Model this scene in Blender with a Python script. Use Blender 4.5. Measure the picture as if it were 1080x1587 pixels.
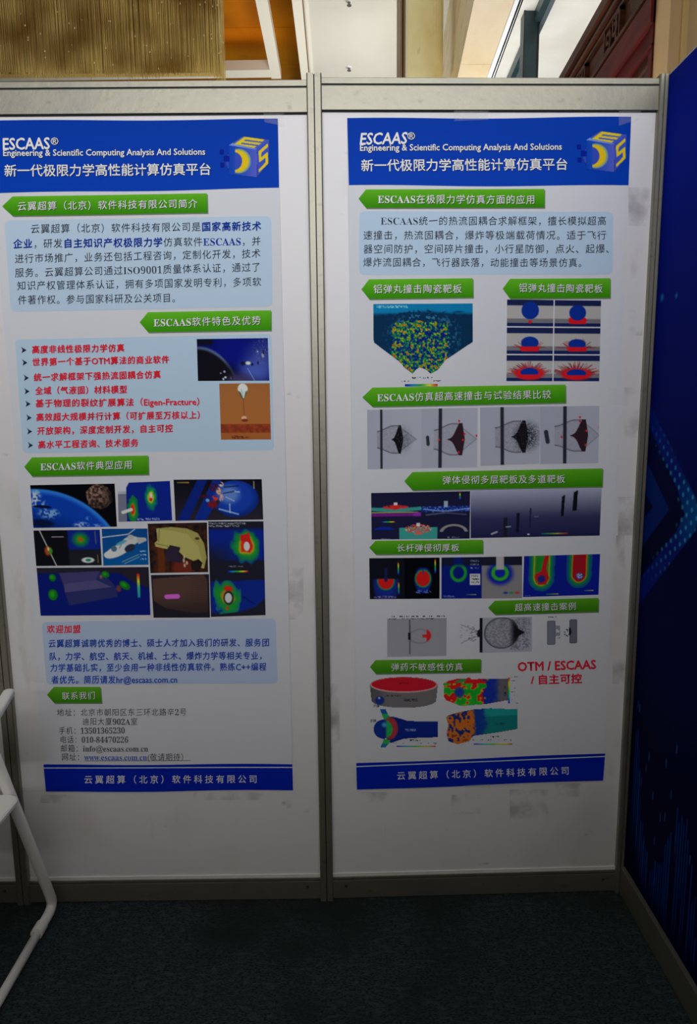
import bpy, bmesh, math, random
import numpy as np
from mathutils import Vector

for o in list(bpy.data.objects):
    bpy.data.objects.remove(o)
SC = bpy.context.scene
COL = SC.collection

# ------------------------------------------------------------------ camera
F_PX, PITCH, YAW, ROLL = 1065.8, 0.154, 0.0053, -0.0096
CAM = np.array([0.0722, -2.0495, 1.6053])
_f = np.array([math.sin(YAW) * math.cos(PITCH), math.cos(YAW) * math.cos(PITCH), -math.sin(PITCH)])
_r = np.array([math.cos(YAW), -math.sin(YAW), 0.0])
_u = np.cross(_r, _f)
RIGHT = _r * math.cos(ROLL) + _u * math.sin(ROLL)
UP = -_r * math.sin(ROLL) + _u * math.cos(ROLL)
FWD = _f
cd = bpy.data.cameras.new('camera')
cd.sensor_fit = 'VERTICAL'
cd.sensor_height = 36.0
cd.lens = F_PX / 1587 * 36.0
cd.clip_start = 0.02
cam = bpy.data.objects.new('camera', cd)
COL.objects.link(cam)
from mathutils import Matrix
_m = Matrix(((RIGHT[0], UP[0], -FWD[0], CAM[0]), (RIGHT[1], UP[1], -FWD[1], CAM[1]),
             (RIGHT[2], UP[2], -FWD[2], CAM[2]), (0, 0, 0, 1)))
cam.matrix_world = _m
SC.camera = cam

# ------------------------------------------------------------------ light
SC.view_settings.view_transform = 'Standard'
SC.view_settings.look = 'None'
SC.view_settings.gamma = 1.0
SC.view_settings.use_curve_mapping = False
SC.view_settings.exposure = 0.0
w = bpy.data.worlds.new('hall')
SC.world = w
w.use_nodes = True
w.node_tree.nodes['Background'].inputs[0].default_value = (0.93, 0.96, 1.0, 1)
w.node_tree.nodes['Background'].inputs[1].default_value = 0.05


def area(name, loc, target, sx, sy, power, col=(1, 1, 1), spread=None):
    l = bpy.data.lights.new(name, 'AREA')
    l.shape = 'RECTANGLE'
    l.size, l.size_y, l.energy, l.color = sx, sy, power, col
    if spread:
        l.spread = spread
    o = bpy.data.objects.new(name, l)
    COL.objects.link(o)
    o.location = loc
    d = Vector(target) - Vector(loc)
    o.rotation_euler = d.to_track_quat('-Z', 'Y').to_euler()
    return o


area('hall_window', (0.2, -8.2, 3.65), (0.2, 0.0, 3.0), 7.0, 2.3, 455, (0.96, 0.975, 1.0))
area('hall_lamp', (0.3, -2.1, 3.6), (0.1, -0.7, 1.4), 2.6, 1.0, 14, (1.0, 0.98, 0.95))
area('ceiling_fill', (-0.2, 4.2, 2.6), (-0.2, 4.6, 5.2), 4.0, 5.0, 55, (1.0, 0.965, 0.9))  # unseen fill added behind the partition to brighten the ceiling
area('ceiling_fill', (2.4, 5.0, 2.4), (1.9, 5.2, 5.2), 2.4, 4.0, 215, (0.97, 0.98, 1.0))  # second added fill, brightens the right part of the ceiling


# ------------------------------------------------------------------ helpers


def lin(c):
    c = np.asarray(c, float) / 255.0
    return np.where(c <= 0.04045, c / 12.92, ((c + 0.055) / 1.055) ** 2.4)


def rays(px, py):
    px = np.asarray(px, float)
    py = np.asarray(py, float)
    return ((px - 540)[..., None] * RIGHT + (793.5 - py)[..., None] * UP + F_PX * FWD)


def on_plane(px, py, P0, N):
    d = rays(px, py)
    t = np.dot(np.asarray(P0) - CAM, N) / (d @ N)
    return CAM + d * t[..., None]


def onz(px, py, z):
    return on_plane(np.float64(px), np.float64(py), (0, 0, z), np.array([0, 0, 1.0]))


def mat(name, col, rough=0.5, metal=0.0, noise=None, bump=None, spec=None, coat=0.0):
    """col sRGB 0-255; noise=(scale, other sRGB col, lo, hi, stretch xyz); bump=(scale, strength)"""
    m = bpy.data.materials.new(name)
    m.use_nodes = True
    nt = m.node_tree
    b = nt.nodes['Principled BSDF']
    c = tuple(lin(col)) + (1,)
    b.inputs['Base Color'].default_value = c
    b.inputs['Roughness'].default_value = rough
    b.inputs['Metallic'].default_value = metal
    if spec is not None:
        b.inputs['Specular IOR Level'].default_value = spec
    b.inputs['Coat Weight'].default_value = coat
    tc = nt.nodes.new('ShaderNodeTexCoord')
    last = None
    for n in (noise if isinstance(noise, list) else [noise] if noise else []):
        sc, c2, lo, hi, st = n
        mp = nt.nodes.new('ShaderNodeMapping')
        mp.inputs['Scale'].default_value = st
        mp.inputs['Location'].default_value = (sc * 0.37, sc * 0.11, 1.3)
        nt.links.new(tc.outputs['Object'], mp.inputs[0])
        nz = nt.nodes.new('ShaderNodeTexNoise')
        nz.inputs['Scale'].default_value = sc
        nz.inputs['Detail'].default_value = 6
        nt.links.new(mp.outputs[0], nz.inputs[0])
        mr = nt.nodes.new('ShaderNodeMapRange')
        mr.inputs[1].default_value = lo
        mr.inputs[2].default_value = hi
        nt.links.new(nz.outputs[0], mr.inputs[0])
        mx = nt.nodes.new('ShaderNodeMix')
        mx.data_type = 'RGBA'
        if last is None:
            mx.inputs[6].default_value = c
        else:
            nt.links.new(last, mx.inputs[6])
        mx.inputs[7].default_value = tuple(lin(c2)) + (1,)
        nt.links.new(mr.outputs[0], mx.inputs[0])
        last = mx.outputs[2]
    if last is not None:
        nt.links.new(last, b.inputs['Base Color'])
    if bump:
        nz = nt.nodes.new('ShaderNodeTexNoise')
        nz.inputs['Scale'].default_value = bump[0]
        nz.inputs['Detail'].default_value = 4
        nt.links.new(tc.outputs['Object'], nz.inputs[0])
        bp = nt.nodes.new('ShaderNodeBump')
        bp.inputs['Strength'].default_value = bump[1]
        bp.inputs['Distance'].default_value = 0.01
        nt.links.new(nz.outputs[0], bp.inputs['Height'])
        nt.links.new(bp.outputs[0], b.inputs['Normal'])
    return m


def print_mat(name, rough, spec=0.35):
    m = bpy.data.materials.new(name)
    m.use_nodes = True
    nt = m.node_tree
    b = nt.nodes['Principled BSDF']
    a = nt.nodes.new('ShaderNodeAttribute')
    a.attribute_name = 'Col'
    nt.links.new(a.outputs['Color'], b.inputs['Base Color'])
    b.inputs['Roughness'].default_value = rough
    b.inputs['Specular IOR Level'].default_value = spec
    return m


def link(o, parent=None, kind=None, label=None, cat=None, group=None):
    COL.objects.link(o)
    if parent is not None:
        o.parent = parent
    if kind:
        o['kind'] = kind
    if label:
        o['label'] = label
    if cat:
        o['category'] = cat
    if group:
        o['group'] = group
    return o


def empty(name, loc=(0, 0, 0), **k):
    o = bpy.data.objects.new(name, None)
    o.location = loc
    o.empty_display_size = 0.1
    return link(o, **k)


def world_child(o):
    """keep a child built in world coordinates in place under a moved parent"""
    p = o.parent
    off = Vector((0, 0, 0))
    while p is not None:
        off += p.location
        p = p.parent
    # location relative to direct parent
    o.location = -off
    return o


def mesh_np(name, V, Fq, m, cols=None, parent=None, smooth=False, **k):
    me = bpy.data.meshes.new(name)
    V = np.asarray(V, np.float32)
    if isinstance(Fq, np.ndarray):
        n, s = Fq.shape
        me.vertices.add(len(V))
        me.vertices.foreach_set('co', V.ravel())
        me.loops.add(n * s)
        me.loops.foreach_set('vertex_index', Fq.astype(np.int32).ravel())
        me.polygons.add(n)
        me.polygons.foreach_set('loop_start', np.arange(0, n * s, s, dtype=np.int32))
        me.update(calc_edges=True)
    else:
        me.from_pydata([tuple(map(float, v)) for v in V], [], Fq)
    if cols is not None:
        a = me.attributes.new('Col', 'FLOAT_COLOR', 'POINT')
        c = np.ones((len(V), 4), np.float32)
        c[:, :3] = cols
        a.data.foreach_set('color', c.ravel())
    me.materials.append(m)
    if smooth:
        me.polygons.foreach_set('use_smooth', np.ones(len(me.polygons), bool))
    me.validate()
    o = bpy.data.objects.new(name, me)
    link(o, parent, **k)
    if parent is not None:
        world_child(o)
    return o


def bm_obj(name, bm, m, parent=None, smooth=False, **k):
    bmesh.ops.recalc_face_normals(bm, faces=bm.faces)
    me = bpy.data.meshes.new(name)
    bm.to_mesh(me)
    bm.free()
    me.materials.append(m)
    if smooth:
        for p in me.polygons:
            p.use_smooth = True
    o = bpy.data.objects.new(name, me)
    link(o, parent, **k)
    if parent is not None:
        world_child(o)
    return o


def add_hexa(bm, P):
    """P: 8 corners, bottom 4 then top 4"""
    v = [bm.verts.new(tuple(map(float, p))) for p in P]
    for f in ((3, 2, 1, 0), (4, 5, 6, 7), (0, 1, 5, 4), (1, 2, 6, 5), (2, 3, 7, 6), (3, 0, 4, 7)):
        bm.faces.new([v[i] for i in f])
    return v


def box(bm, a, b, bev=0.0, xf=None):
    (x0, y0, z0), (x1, y1, z1) = a, b
    P = [(x0, y0, z0), (x1, y0, z0), (x1, y1, z0), (x0, y1, z0), (x0, y0, z1), (x1, y0, z1), (x1, y1, z1), (x0, y1, z1)]
    if xf:
        P = [xf(p) for p in P]
    v = add_hexa(bm, P)
    if bev:
        es = set()
        for q in v:
            es.update(q.link_edges)
        bmesh.ops.bevel(bm, geom=list(es), offset=bev, segments=2, affect='EDGES', profile=0.7)


def tube(bm, pts, r, n=12, cap=True):
    pts = [Vector(p) for p in pts]
    rings = []
    up = None
    for i, p in enumerate(pts):
        t = ((pts[i + 1] - p).normalized() if i < len(pts) - 1 else Vector((0, 0, 0))) + \
            ((p - pts[i - 1]).normalized() if i else Vector((0, 0, 0)))
        t.normalize()
        if up is None:
            up = t.orthogonal().normalized()
        up = (up - t * up.dot(t)).normalized()
        s = t.cross(up)
        rr = r[i] if isinstance(r, (list, tuple)) else r
        rings.append([bm.verts.new(p + (up * math.cos(a) + s * math.sin(a)) * rr)
                      for a in [2 * math.pi * k / n for k in range(n)]])
    for a, b in zip(rings, rings[1:]):
        for k in range(n):
            bm.faces.new((a[k], a[(k + 1) % n], b[(k + 1) % n], b[k]))
    if cap:
        bm.faces.new(rings[0][::-1])
        bm.faces.new(rings[-1])


def rounded(pts, rad, n=6):
    pts = [Vector(p) for p in pts]
    out = [pts[0]]
    for i in range(1, len(pts) - 1):
        p, a, b = pts[i], pts[i - 1], pts[i + 1]
        da, db = (a - p), (b - p)
        r = min(rad, da.length * 0.48, db.length * 0.48)
        s, e = p + da.normalized() * r, p + db.normalized() * r
        for k in range(n + 1):
            t = k / n
            out.append(s * (1 - t) ** 2 + p * 2 * t * (1 - t) + e * t * t)
    out.append(pts[-1])
    return out


# ------------------------------------------------------------------ materials
M_PANEL = mat('white_laminate', (228, 226, 228), 0.42, noise=[
    (2.2, (205, 203, 200), 0.55, 0.8, (1, 1, 1)), (14, (170, 168, 168), 0.70, 0.82, (1, 1, 1.6)),
    (5, (200, 196, 190), 0.64, 0.80, (3, 1, 0.8))])
M_ALU = mat('scuffed_aluminium', (148, 145, 132), 0.45, 0.75, noise=[
    (34, (128, 125, 116), 0.6, 0.78, (1, 1, 1.6)), (7, (140, 138, 130), 0.5, 0.75, (1, 1, 1))], bump=(60, 0.05))
M_GROOVE = mat('dark_groove', (26, 27, 26), 0.7)
M_EDGE = mat('pale_edge_and_highlight', (225, 226, 222), 0.4)
M_CARPET = mat('teal_grey_carpet', (62, 74, 76), 0.95, noise=[
    (190, (30, 36, 38), 0.42, 0.64, (0.6, 1.3, 1)), (60, (80, 92, 92), 0.5, 0.8, (0.5, 1.4, 1)),
    (3.5, (40, 50, 48), 0.45, 0.65, (1, 1, 1))], bump=(300, 0.9), spec=0.1)
M_PRINT = print_mat('poster_print', 0.5, 0.03)
M_BLUE = print_mat('blue_graphic_film', 0.55, 0.02)
M_CEIL = mat('white_ceiling_paint', (236, 233, 222), 0.6, noise=(1.5, (222, 218, 204), 0.45, 0.7, (1, 1, 1)))
M_CEIL2 = mat('white_ceiling_paint_dimmed', (212, 209, 196), 0.6, noise=(1.5, (204, 200, 187), 0.45, 0.7, (1, 1, 1)))  # darker copy of the white ceiling paint, dimness put into its colour
M_GOLD = mat('gilded_panel', (172, 112, 0), 0.6, 0.0, spec=0.1, noise=(0.9, (126, 72, 0), 0.35, 0.7, (1, 1, 1)))
M_FRAME = mat('cream_frame_paint', (236, 231, 214), 0.5)
M_STONE = mat('cream_marble', (250, 240, 186), 0.25, noise=[(3, (222, 200, 132), 0.45, 0.75, (1, 1, 0.5)),
              (12, (190, 160, 100), 0.6, 0.8, (1, 1, 0.3))])
M_PEACH = mat('peach_marble', (206, 186, 146), 0.35, noise=[(4, (198, 170, 122), 0.45, 0.7, (1, 0.5, 1)),
              (20, (200, 165, 115), 0.62, 0.8, (1, 0.3, 1))])
M_GREIGE = mat('greige_stone', (238, 222, 186), 0.5, noise=(6, (170, 150, 112), 0.5, 0.8, (1, 0.3, 1)))
M_TEAL = mat('teal_steel_paint', (44, 66, 70), 0.4, noise=(8, (34, 52, 56), 0.4, 0.7, (1, 1, 1)))
M_WOOD = mat('carved_brown_wood', (66, 34, 18), 0.6, spec=0.12, noise=(9, (42, 18, 9), 0.4, 0.7, (1, 0.2, 3)))
M_REDWOOD = mat('red_lacquered_wood', (78, 14, 9), 0.6, spec=0.12, noise=(6, (50, 11, 7), 0.4, 0.7, (1, 0.3, 2)))
M_DARKWOOD = mat('dark_wood_recess', (44, 22, 14), 0.6)
M_BEIGE = mat('beige_wall', (176, 144, 102), 0.6, noise=(3, (186, 152, 106), 0.4, 0.7, (1, 1, 1)))
M_BEIGE2 = mat('tan_pilaster', (186, 152, 96), 0.6)
M_BROWN = mat('brown_trim', (128, 98, 60), 0.5)
M_WHITE = mat('white_chair_paint', (236, 234, 230), 0.4, bump=(25, 0.03))
M_WPLAST = mat('white_chair_plastic', (240, 238, 232), 0.45)
M_SCREW = mat('steel_screw', (90, 90, 86), 0.4, 0.8)
M_RUBBER = mat('grey_rubber', (70, 70, 70), 0.8)
M_SPR = mat('sprinkler_metal', (120, 118, 110), 0.4, 0.6)
M_TAPE = bpy.data.materials.new('clear_tape')
M_TAPE.use_nodes = True
_b = M_TAPE.node_tree.nodes['Principled BSDF']
_b.inputs['Base Color'].default_value = (0.9, 0.9, 0.9, 1)
_b.inputs['Roughness'].default_value = 0.12
_b.inputs['Alpha'].default_value = 0.05
M_BEAD = mat('champagne_crystal_beads', (232, 212, 140), 0.22, 0.35, noise=(3, (160, 120, 50), 0.4, 0.7, (1, 1, 1)))
M_BEADLIT = mat('bright_crystal_drops', (250, 240, 205), 0.1, 0.3)

# ------------------------------------------------------------------ setting
B_ROT = 0.0199
XR = 0.9803
H = 2.486


def bk(p):
    """point of the right-hand back panel: s along, y out of plane, z"""
    s, y, z = p
    c, n = math.cos(B_ROT), math.sin(B_ROT)
    return (s * c - y * n, s * n + y * c, z)


bm = bmesh.new()
box(bm, (-7, -8.5, -0.08), (7.5, 12, 0.0))
fl = bm_obj('floor', bm, M_CARPET, kind='structure')


def profile_post(bm, cx, cy, z0, z1, r=0.0205, ang=0.0):
    """grooved octagonal exhibition post"""
    pts = []
    g, d = 0.0016, 0.006
    for k in range(8):
        a0 = math.pi / 8 + k * math.pi / 4
        a1 = a0 + math.pi / 4
        p0 = Vector((math.cos(a0), math.sin(a0))) * r / math.cos(math.pi / 8)
        p1 = Vector((math.cos(a1), math.sin(a1))) * r / math.cos(math.pi / 8)
        pts.append(p0)
        if k % 2 == 1:
            mid = (p0 + p1) / 2
            t = (p1 - p0).normalized()
            n = mid.normalized()
            pts += [mid - t * g, mid - t * g - n * d, mid + t * g - n * d, mid + t * g]
    ca, sa = math.cos(ang), math.sin(ang)
    ring = []
    for z in (z0, z1):
        ring.append([bm.verts.new((cx + p.x * ca - p.y * sa, cy + p.x * sa + p.y * ca, z)) for p in pts])
    n = len(pts)
    for k in range(n):
        bm.faces.new((ring[0][k], ring[0][(k + 1) % n], ring[1][(k + 1) % n], ring[1][k]))
    bm.faces.new(ring[0][::-1])
    bm.faces.new(ring[1])


def square_post(bm, cx, cy, z0, z1, hw=0.0205, hd=0.02, xf=None):
    g, d, c = 0.0016, 0.007, 0.003
    pts = [(-hw + c, -hd), (-g, -hd), (-g, -hd + d), (g, -hd + d), (g, -hd), (hw - c, -hd), (hw, -hd + c),
           (hw, hd - c), (hw - c, hd), (g, hd), (g, hd - d), (-g, hd - d), (-g, hd), (-hw + c, hd), (-hw, hd - c), (-hw, -hd + c)]
    ring = [[bm.verts.new((cx + p[0], cy + p[1], z)) for p in pts] for z in (z0, z1)]
    n = len(pts)
    for k in range(n):
        bm.faces.new((ring[0][k], ring[0][(k + 1) % n], ring[1][(k + 1) % n], ring[1][k]))
    bm.faces.new(ring[0][::-1])
    bm.faces.new(ring[1])


wall_b = empty('wall_back', kind='structure')
# panels
PY = 0.0   # front face of the panels
for x0, x1, xf in ((-1.97, -1.008, None), (-0.974, -0.018, None), (0.018, XR - 0.021, bk)):
    bm = bmesh.new()
    box(bm, (x0, PY, 0.07), (x1, PY + 0.004, 2.41), xf=xf)
    bm_obj('panel', bm, M_PANEL, wall_b)
    # rails: face, lips, dark groove
    dz = 0.006 if xf else 0.0
    for top in (True, False):
        bm = bmesh.new()
        yf = PY - 0.010
        if top:
            a, b_ = 2.404 + dz, H + dz
            box(bm, (x0, yf, a), (x1, PY + 0.014, b_ - 0.020), bev=0.0015, xf=xf)
            box(bm, (x0, yf, b_ - 0.0155), (x1, PY + 0.014, b_), bev=0.0015, xf=xf)
            box(bm, (x0, yf + 0.005, b_ - 0.022), (x1, PY + 0.012, b_ - 0.013), xf=xf)
        else:
            a, b_ = 0.004, 0.0775
            box(bm, (x0, yf, a), (x1, PY + 0.014, b_ - 0.011), bev=0.0015, xf=xf)
            box(bm, (x0, yf + 0.005, b_ - 0.013), (x1, PY + 0.012, b_ - 0.006), xf=xf)
            box(bm, (x0, yf + 0.002, b_ - 0.0085), (x1, PY + 0.014, b_), bev=0.0015, xf=xf)
        rail = bm_obj('top_rail' if top else 'bottom_rail', bm, M_ALU, wall_b)
        bm = bmesh.new()
        if top:
            box(bm, (x0, yf + 0.0035, b_ - 0.0198), (x1, yf + 0.0055, b_ - 0.0157), xf=xf)
            box(bm, (x0, PY - 0.0035, a - 0.003), (x1, PY + 0.001, a + 0.001), xf=xf)
        else:
            box(bm, (x0, yf + 0.0035, b_ - 0.0112), (x1, yf + 0.0055, b_ - 0.0082), xf=xf)
        bm_obj('groove', bm, M_GROOVE, rail)
        if not top:
            for sx in (x0 + 0.045, x1 - 0.045):
                bm = bmesh.new()
                c = Vector(xf((sx, yf - 0.001, 0.047)) if xf else (sx, yf - 0.001, 0.047))
                tube(bm, [c + Vector((0, 0.003, 0)), c], 0.005, 10)
                bm_obj('screw', bm, M_SCREW, rail)
    bm = bmesh.new()
    box(bm, (x0, PY - 0.004, 0.0765), (x1, PY, 0.088), bev=0.0008, xf=xf)
    bm_obj('rail_highlight_strip', bm, M_EDGE, wall_b)  # added pale strip stands in for light caught on the rail's sloped top
# posts
for px_, py_, hh in ((-1.98, 0.0, 2.5), (-0.991, 0.0, 2.5), (0.0, 0.0, 2.5)):
    bm = bmesh.new()
    square_post(bm, px_, py_ + 0.002, 0.0, hh)
    bm_obj('post', bm, M_ALU, wall_b)
    bm = bmesh.new()
    box(bm, (px_ - 0.0016, py_ - 0.0118, 0.001), (px_ + 0.0016, py_ - 0.0105, hh - 0.001))
    bm_obj('groove', bm, M_GROOVE, wall_b.children[-1])

wall_r = empty('wall_right', kind='structure')
RC = -0.0055
RO = np.array([XR * math.cos(B_ROT), XR * math.sin(B_ROT), 0.0])


def rw(p):
    """right wall: p = (out from the face, along towards the camera, z)"""
    o, t, z = p
    d = np.array([math.sin(RC), -math.cos(RC), 0])
    n = np.array([math.cos(RC), math.sin(RC), 0])
    return tuple(RO + d * t + n * o + np.array([0, 0, z]))


bm = bmesh.new()
cpx, cpy, _ = bk((XR - 0.013, 0.0, 0))
square_post(bm, cpx, cpy, 0.0, 2.5, 0.0128, 0.018)
bm_obj('post', bm, M_ALU, wall_r)
for t in (1.0, 2.0):
    c_ = rw((0.012, t, 0))
    bm = bmesh.new()
    square_post(bm, c_[0], c_[1], 0, 2.5, 0.02, 0.0205)
    bm_obj('post', bm, M_ALU, wall_r)
for t0, t1 in ((0.0, 0.978), (1.022, 1.978)):
    bm = bmesh.new()
    box(bm, (-0.014, t0 + 0.02, 0.004), (0.014, t1, 0.0985), bev=0.0015, xf=rw)
    r_ = bm_obj('bottom_rail', bm, M_ALU, wall_r)
    bm = bmesh.new()
    box(bm, (0.0, t0, 2.497), (0.012, t1, 2.5015), xf=rw)
    bm_obj('top_edge', bm, M_EDGE, wall_r)

# graphic panels of the right wall: base film with print
Wn = np.array([math.cos(RC), math.sin(RC), 0])
Wd = np.array([math.sin(RC), -math.cos(RC), 0])


def rw_uv(px, py, off=0.0):
    P = on_plane(px, py, RO, Wn)
    return P - Wn * off


def smooth(a, b, x):
    t = np.clip((x - a) / (b - a), 0, 1)
    return t * t * (3 - 2 * t)


def vnoise(X, Y, s, seed):
    rs = np.random.RandomState(seed)
    G = rs.rand(64, 64)
    x, y = X / s + 7.3, Y / s + 3.1
    xi, yi = np.floor(x).astype(int), np.floor(y).astype(int)
    fx, fy = x - xi, y - yi
    fx, fy = fx * fx * (3 - 2 * fx), fy * fy * (3 - 2 * fy)
    g = lambda a, b: G[a % 64, b % 64]
    return (g(xi, yi) * (1 - fx) + g(xi + 1, yi) * fx) * (1 - fy) + (g(xi, yi + 1) * (1 - fx) + g(xi + 1, yi + 1) * fx) * fy


# chevron geometry in wall coordinates (t along, z)
def wall_tz(px, py):
    P = on_plane(np.float64(px), np.float64(py), RO, Wn)
    return float(np.dot(P - RO, Wd)), float(P[2])


tip_i = wall_tz(1038, 790)     # tip of the inner chevron
tip_o = wall_tz(1063, 795)     # inner corner of the outer band
for t0, t1 in ((0.0, 0.978), (1.022, 1.978)):
    nt_, nz_ = int((t1 - t0) / 0.003), 780
    T, Z = np.meshgrid(np.linspace(t0, t1, nt_), np.linspace(0.0985, 2.499, nz_), indexing='ij')
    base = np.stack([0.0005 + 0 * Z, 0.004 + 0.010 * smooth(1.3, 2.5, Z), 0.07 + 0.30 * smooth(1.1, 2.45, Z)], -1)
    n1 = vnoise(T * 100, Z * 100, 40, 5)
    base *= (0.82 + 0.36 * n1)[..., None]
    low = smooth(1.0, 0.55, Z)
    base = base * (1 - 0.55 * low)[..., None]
    # chevrons: right-pointing bands with blue glow and lit dots
    def edge(pts):
        q_ = sorted((wall_tz(*p_)[1], wall_tz(*p_)[0]) for p_ in pts)
        zs_ = [p_[0] for p_ in q_]
        ts_ = [p_[1] for p_ in q_]
        s0 = (ts_[1] - ts_[0]) / (zs_[1] - zs_[0])
        s1 = (ts_[-1] - ts_[-2]) / (zs_[-1] - zs_[-2])
        zs_ = [zs_[0] - 1.5] + zs_ + [zs_[-1] + 1.5]
        ts_ = [ts_[0] - 1.5 * s0] + ts_ + [ts_[-1] + 1.5 * s1]
        return np.interp(Z, zs_, ts_)
    az = np.abs(Z - tip_o[1])
    e = edge([(1011, 733), (1038, 790), (1003, 838)]) - T
    notch = edge([(1004, 770), (1013, 786), (1002, 800)]) - T
    inner = smooth(0, 0.006, e) * smooth(0.012, 0.0, notch)
    base = base * (1 - inner[..., None]) + inner[..., None] * np.array([0.001, 0.022, 0.20])
    eo = edge([(1021, 652), (1079, 772), (1083, 796), (1079, 822), (1008, 915)]) - T
    ei = edge([(1012, 672), (1052, 762), (1062, 797), (1050, 822), (1004, 882)]) - T
    outer = smooth(0, 0.008, eo) * smooth(0.008, 0.0, ei)
    base = base * (1 - 0.9 * outer[..., None]) + outer[..., None] * np.array([0.0008, 0.014, 0.24])
    gap = smooth(0.0, 0.01, ei) * (1 - inner)
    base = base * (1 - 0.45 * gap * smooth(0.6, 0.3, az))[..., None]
    # half-tone dots on the outer band
    dt, dzz = 0.026, 0.034
    tt = (T / dt) % 1 - 0.5
    zz = ((Z + (np.floor(T / dt) % 2) * 0.5 * dzz) / dzz) % 1 - 0.5
    rr = np.sqrt((tt * dt) ** 2 + (zz * dzz) ** 2)
    amp = smooth(0, 0.008, eo) * smooth(0.03, 0.0, ei) * smooth(0.26, 0.05, az)
    dots = smooth(0.0075, 0.0045, rr) * amp
    base += dots[..., None] * np.array([0.04, 0.30, 0.42])
    base += (smooth(0.16, 0.0, np.hypot(T - tip_o[0] - 0.06, Z - tip_o[1])) * outer)[..., None] * np.array([0.0, 0.09, 0.15])
    for (gx, gy, gr) in ((1026, 461, 0.016), (1048, 458, 0.011)):
        g_ = wall_tz(gx, gy)
        d_ = np.hypot((T - g_[0]), (Z - g_[1]))
        base += smooth(gr, 0, d_)[..., None] * np.array([0.01, 0.18, 0.40])
    # vertical light bars and short dashes along the bottom
    rs = np.random.RandomState(11)
    tpos = 0.008
    while tpos < 1.97:
        k = int(tpos / 0.011)
        ph = 0.5 + 0.5 * math.sin(tpos * 19 + 1.1)
        top = 0.18 + 0.42 * ph ** 1.5 * (1 if tpos < 0.16 else 0.62) + rs.rand() * 0.10
        bot = max(0.0985, top - 0.16 - rs.rand() * 0.25)
        if rs.rand() < 0.86:
            m_ = smooth(0.0036, 0.0012, np.abs(T - tpos)) * smooth(bot, bot + 0.1, Z) * smooth(top, top - 0.004, Z)
            base += m_[..., None] * np.array([0.003, 0.085, 0.46]) * (0.5 + 0.5 * rs.rand())
        if rs.rand() < 0.55:
            zc = top + 0.04 + rs.rand() * 0.32
            if zc < 0.72:
                m_ = smooth(0.0036, 0.0015, np.abs(T - tpos)) * smooth(0.016, 0.010, np.abs(Z - zc))
                base += m_[..., None] * np.array([0.02, 0.11, 0.36])
        tpos += 0.0135
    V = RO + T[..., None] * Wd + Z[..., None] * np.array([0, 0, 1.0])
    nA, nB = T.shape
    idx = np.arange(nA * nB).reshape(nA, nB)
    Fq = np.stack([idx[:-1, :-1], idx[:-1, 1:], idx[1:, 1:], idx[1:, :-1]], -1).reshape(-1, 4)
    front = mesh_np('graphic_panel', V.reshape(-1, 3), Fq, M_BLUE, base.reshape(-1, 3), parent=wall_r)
    bm = bmesh.new()
    box(bm, (0.0006, t0, 0.0985), (0.006, t1, 2.4985), xf=rw)
    bm_obj('backing_board', bm, M_PANEL, front)

# ------------------------------------------------------------------ hall above and behind the partition
ZC = 5.205


def xline(p1, p2, z=ZC):
    a, b = onz(p1[0], p1[1], z), onz(p2[0], p2[1], z)
    s = (b[0] - a[0]) / (b[1] - a[1])
    return lambda y: a[0] + s * (y - a[1])


L_COFIN = xline((395.5, 0), (418, 109))
L_COFOUT = xline((414.5, 0), (435.5, 120))
L_RECESS = xline((452.2, 0), (467.8, 127))
L_GRV = xline((470, 0), (480, 119))
L_BH = xline((696.7, 0), (687.5, 60))
L_FRZ = xline((941, 0), (871, 123))
YN, YF = -8.0, 11.5


def strip(bm, la, lb, y0, y1, z0, z1):
    P = [(la(y0), y0), (lb(y0), y0), (lb(y1), y1), (la(y1), y1)]
    add_hexa(bm, [(x, y, z0) for x, y in P] + [(x, y, z1) for x, y in P])


ceil = empty('ceiling', (0, 0, ZC), kind='structure')
bm = bmesh.new()
strip(bm, L_GRV, L_BH, YN, YF, ZC, ZC + 0.12)
bm_obj('ceiling_slab', bm, M_CEIL2, ceil)
bm = bmesh.new()
strip(bm, L_RECESS, lambda y: L_GRV(y) - 0.012, YN, YF, ZC - 0.012, ZC + 0.35)
bm_obj('edge_moulding', bm, M_FRAME, ceil)
bm = bmesh.new()
strip(bm, lambda y: L_GRV(y) - 0.012, L_GRV, YN, YF, ZC + 0.012, ZC + 0.1)
bm_obj('shadow_gap', bm, M_BROWN, ceil)
bm = bmesh.new()
strip(bm, lambda y: L_GRV(y) + 0.012, lambda y: L_GRV(y) + 0.045, YN, YF, ZC - 0.006, ZC)
bm_obj('bead_moulding', bm, M_FRAME, ceil)
# gold recess round the frame and gold coffer above it (panels with joints)
yfar_o = onz(300, 123, ZC)[1]
yfar_i = onz(400, 108.2, ZC)[1]
ynear = 2.0
ZG = ZC + 0.34
ys = [-1.0, 1.4, 2.9, 4.35, 5.0, 5.8, 6.6, 7.6]
for i, y0 in enumerate([ynear - 1.6] + [2.0, 3.2, 4.4, 5.15, 5.9, 6.7]):
    y1 = ([2.0, 3.2, 4.4, 5.15, 5.9, 6.7, 7.6])[i]
    xs = [-6.0, -4.6, -3.4, -2.3, -1.55, None]
    for j in range(5):
        la = (lambda y, v=xs[j]: v)
        lb = (lambda y: L_RECESS(y)) if xs[j + 1] is None else (lambda y, v=xs[j + 1]: v - 0.006)
        bm = bmesh.new()
        strip(bm, la, lb, y0, y1 - 0.006, ZG, ZG + 0.03)
        bm_obj('gold_panel', bm, M_GOLD, ceil)
bm = bmesh.new()
strip(bm, lambda y: -6.2, lambda y: L_RECESS(y) + 0.1, 0.2, 7.8, ZG + 0.03, ZG + 0.06)
bm_obj('recess_backing', bm, M_DARKWOOD, ceil)
bm = bmesh.new()
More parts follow.
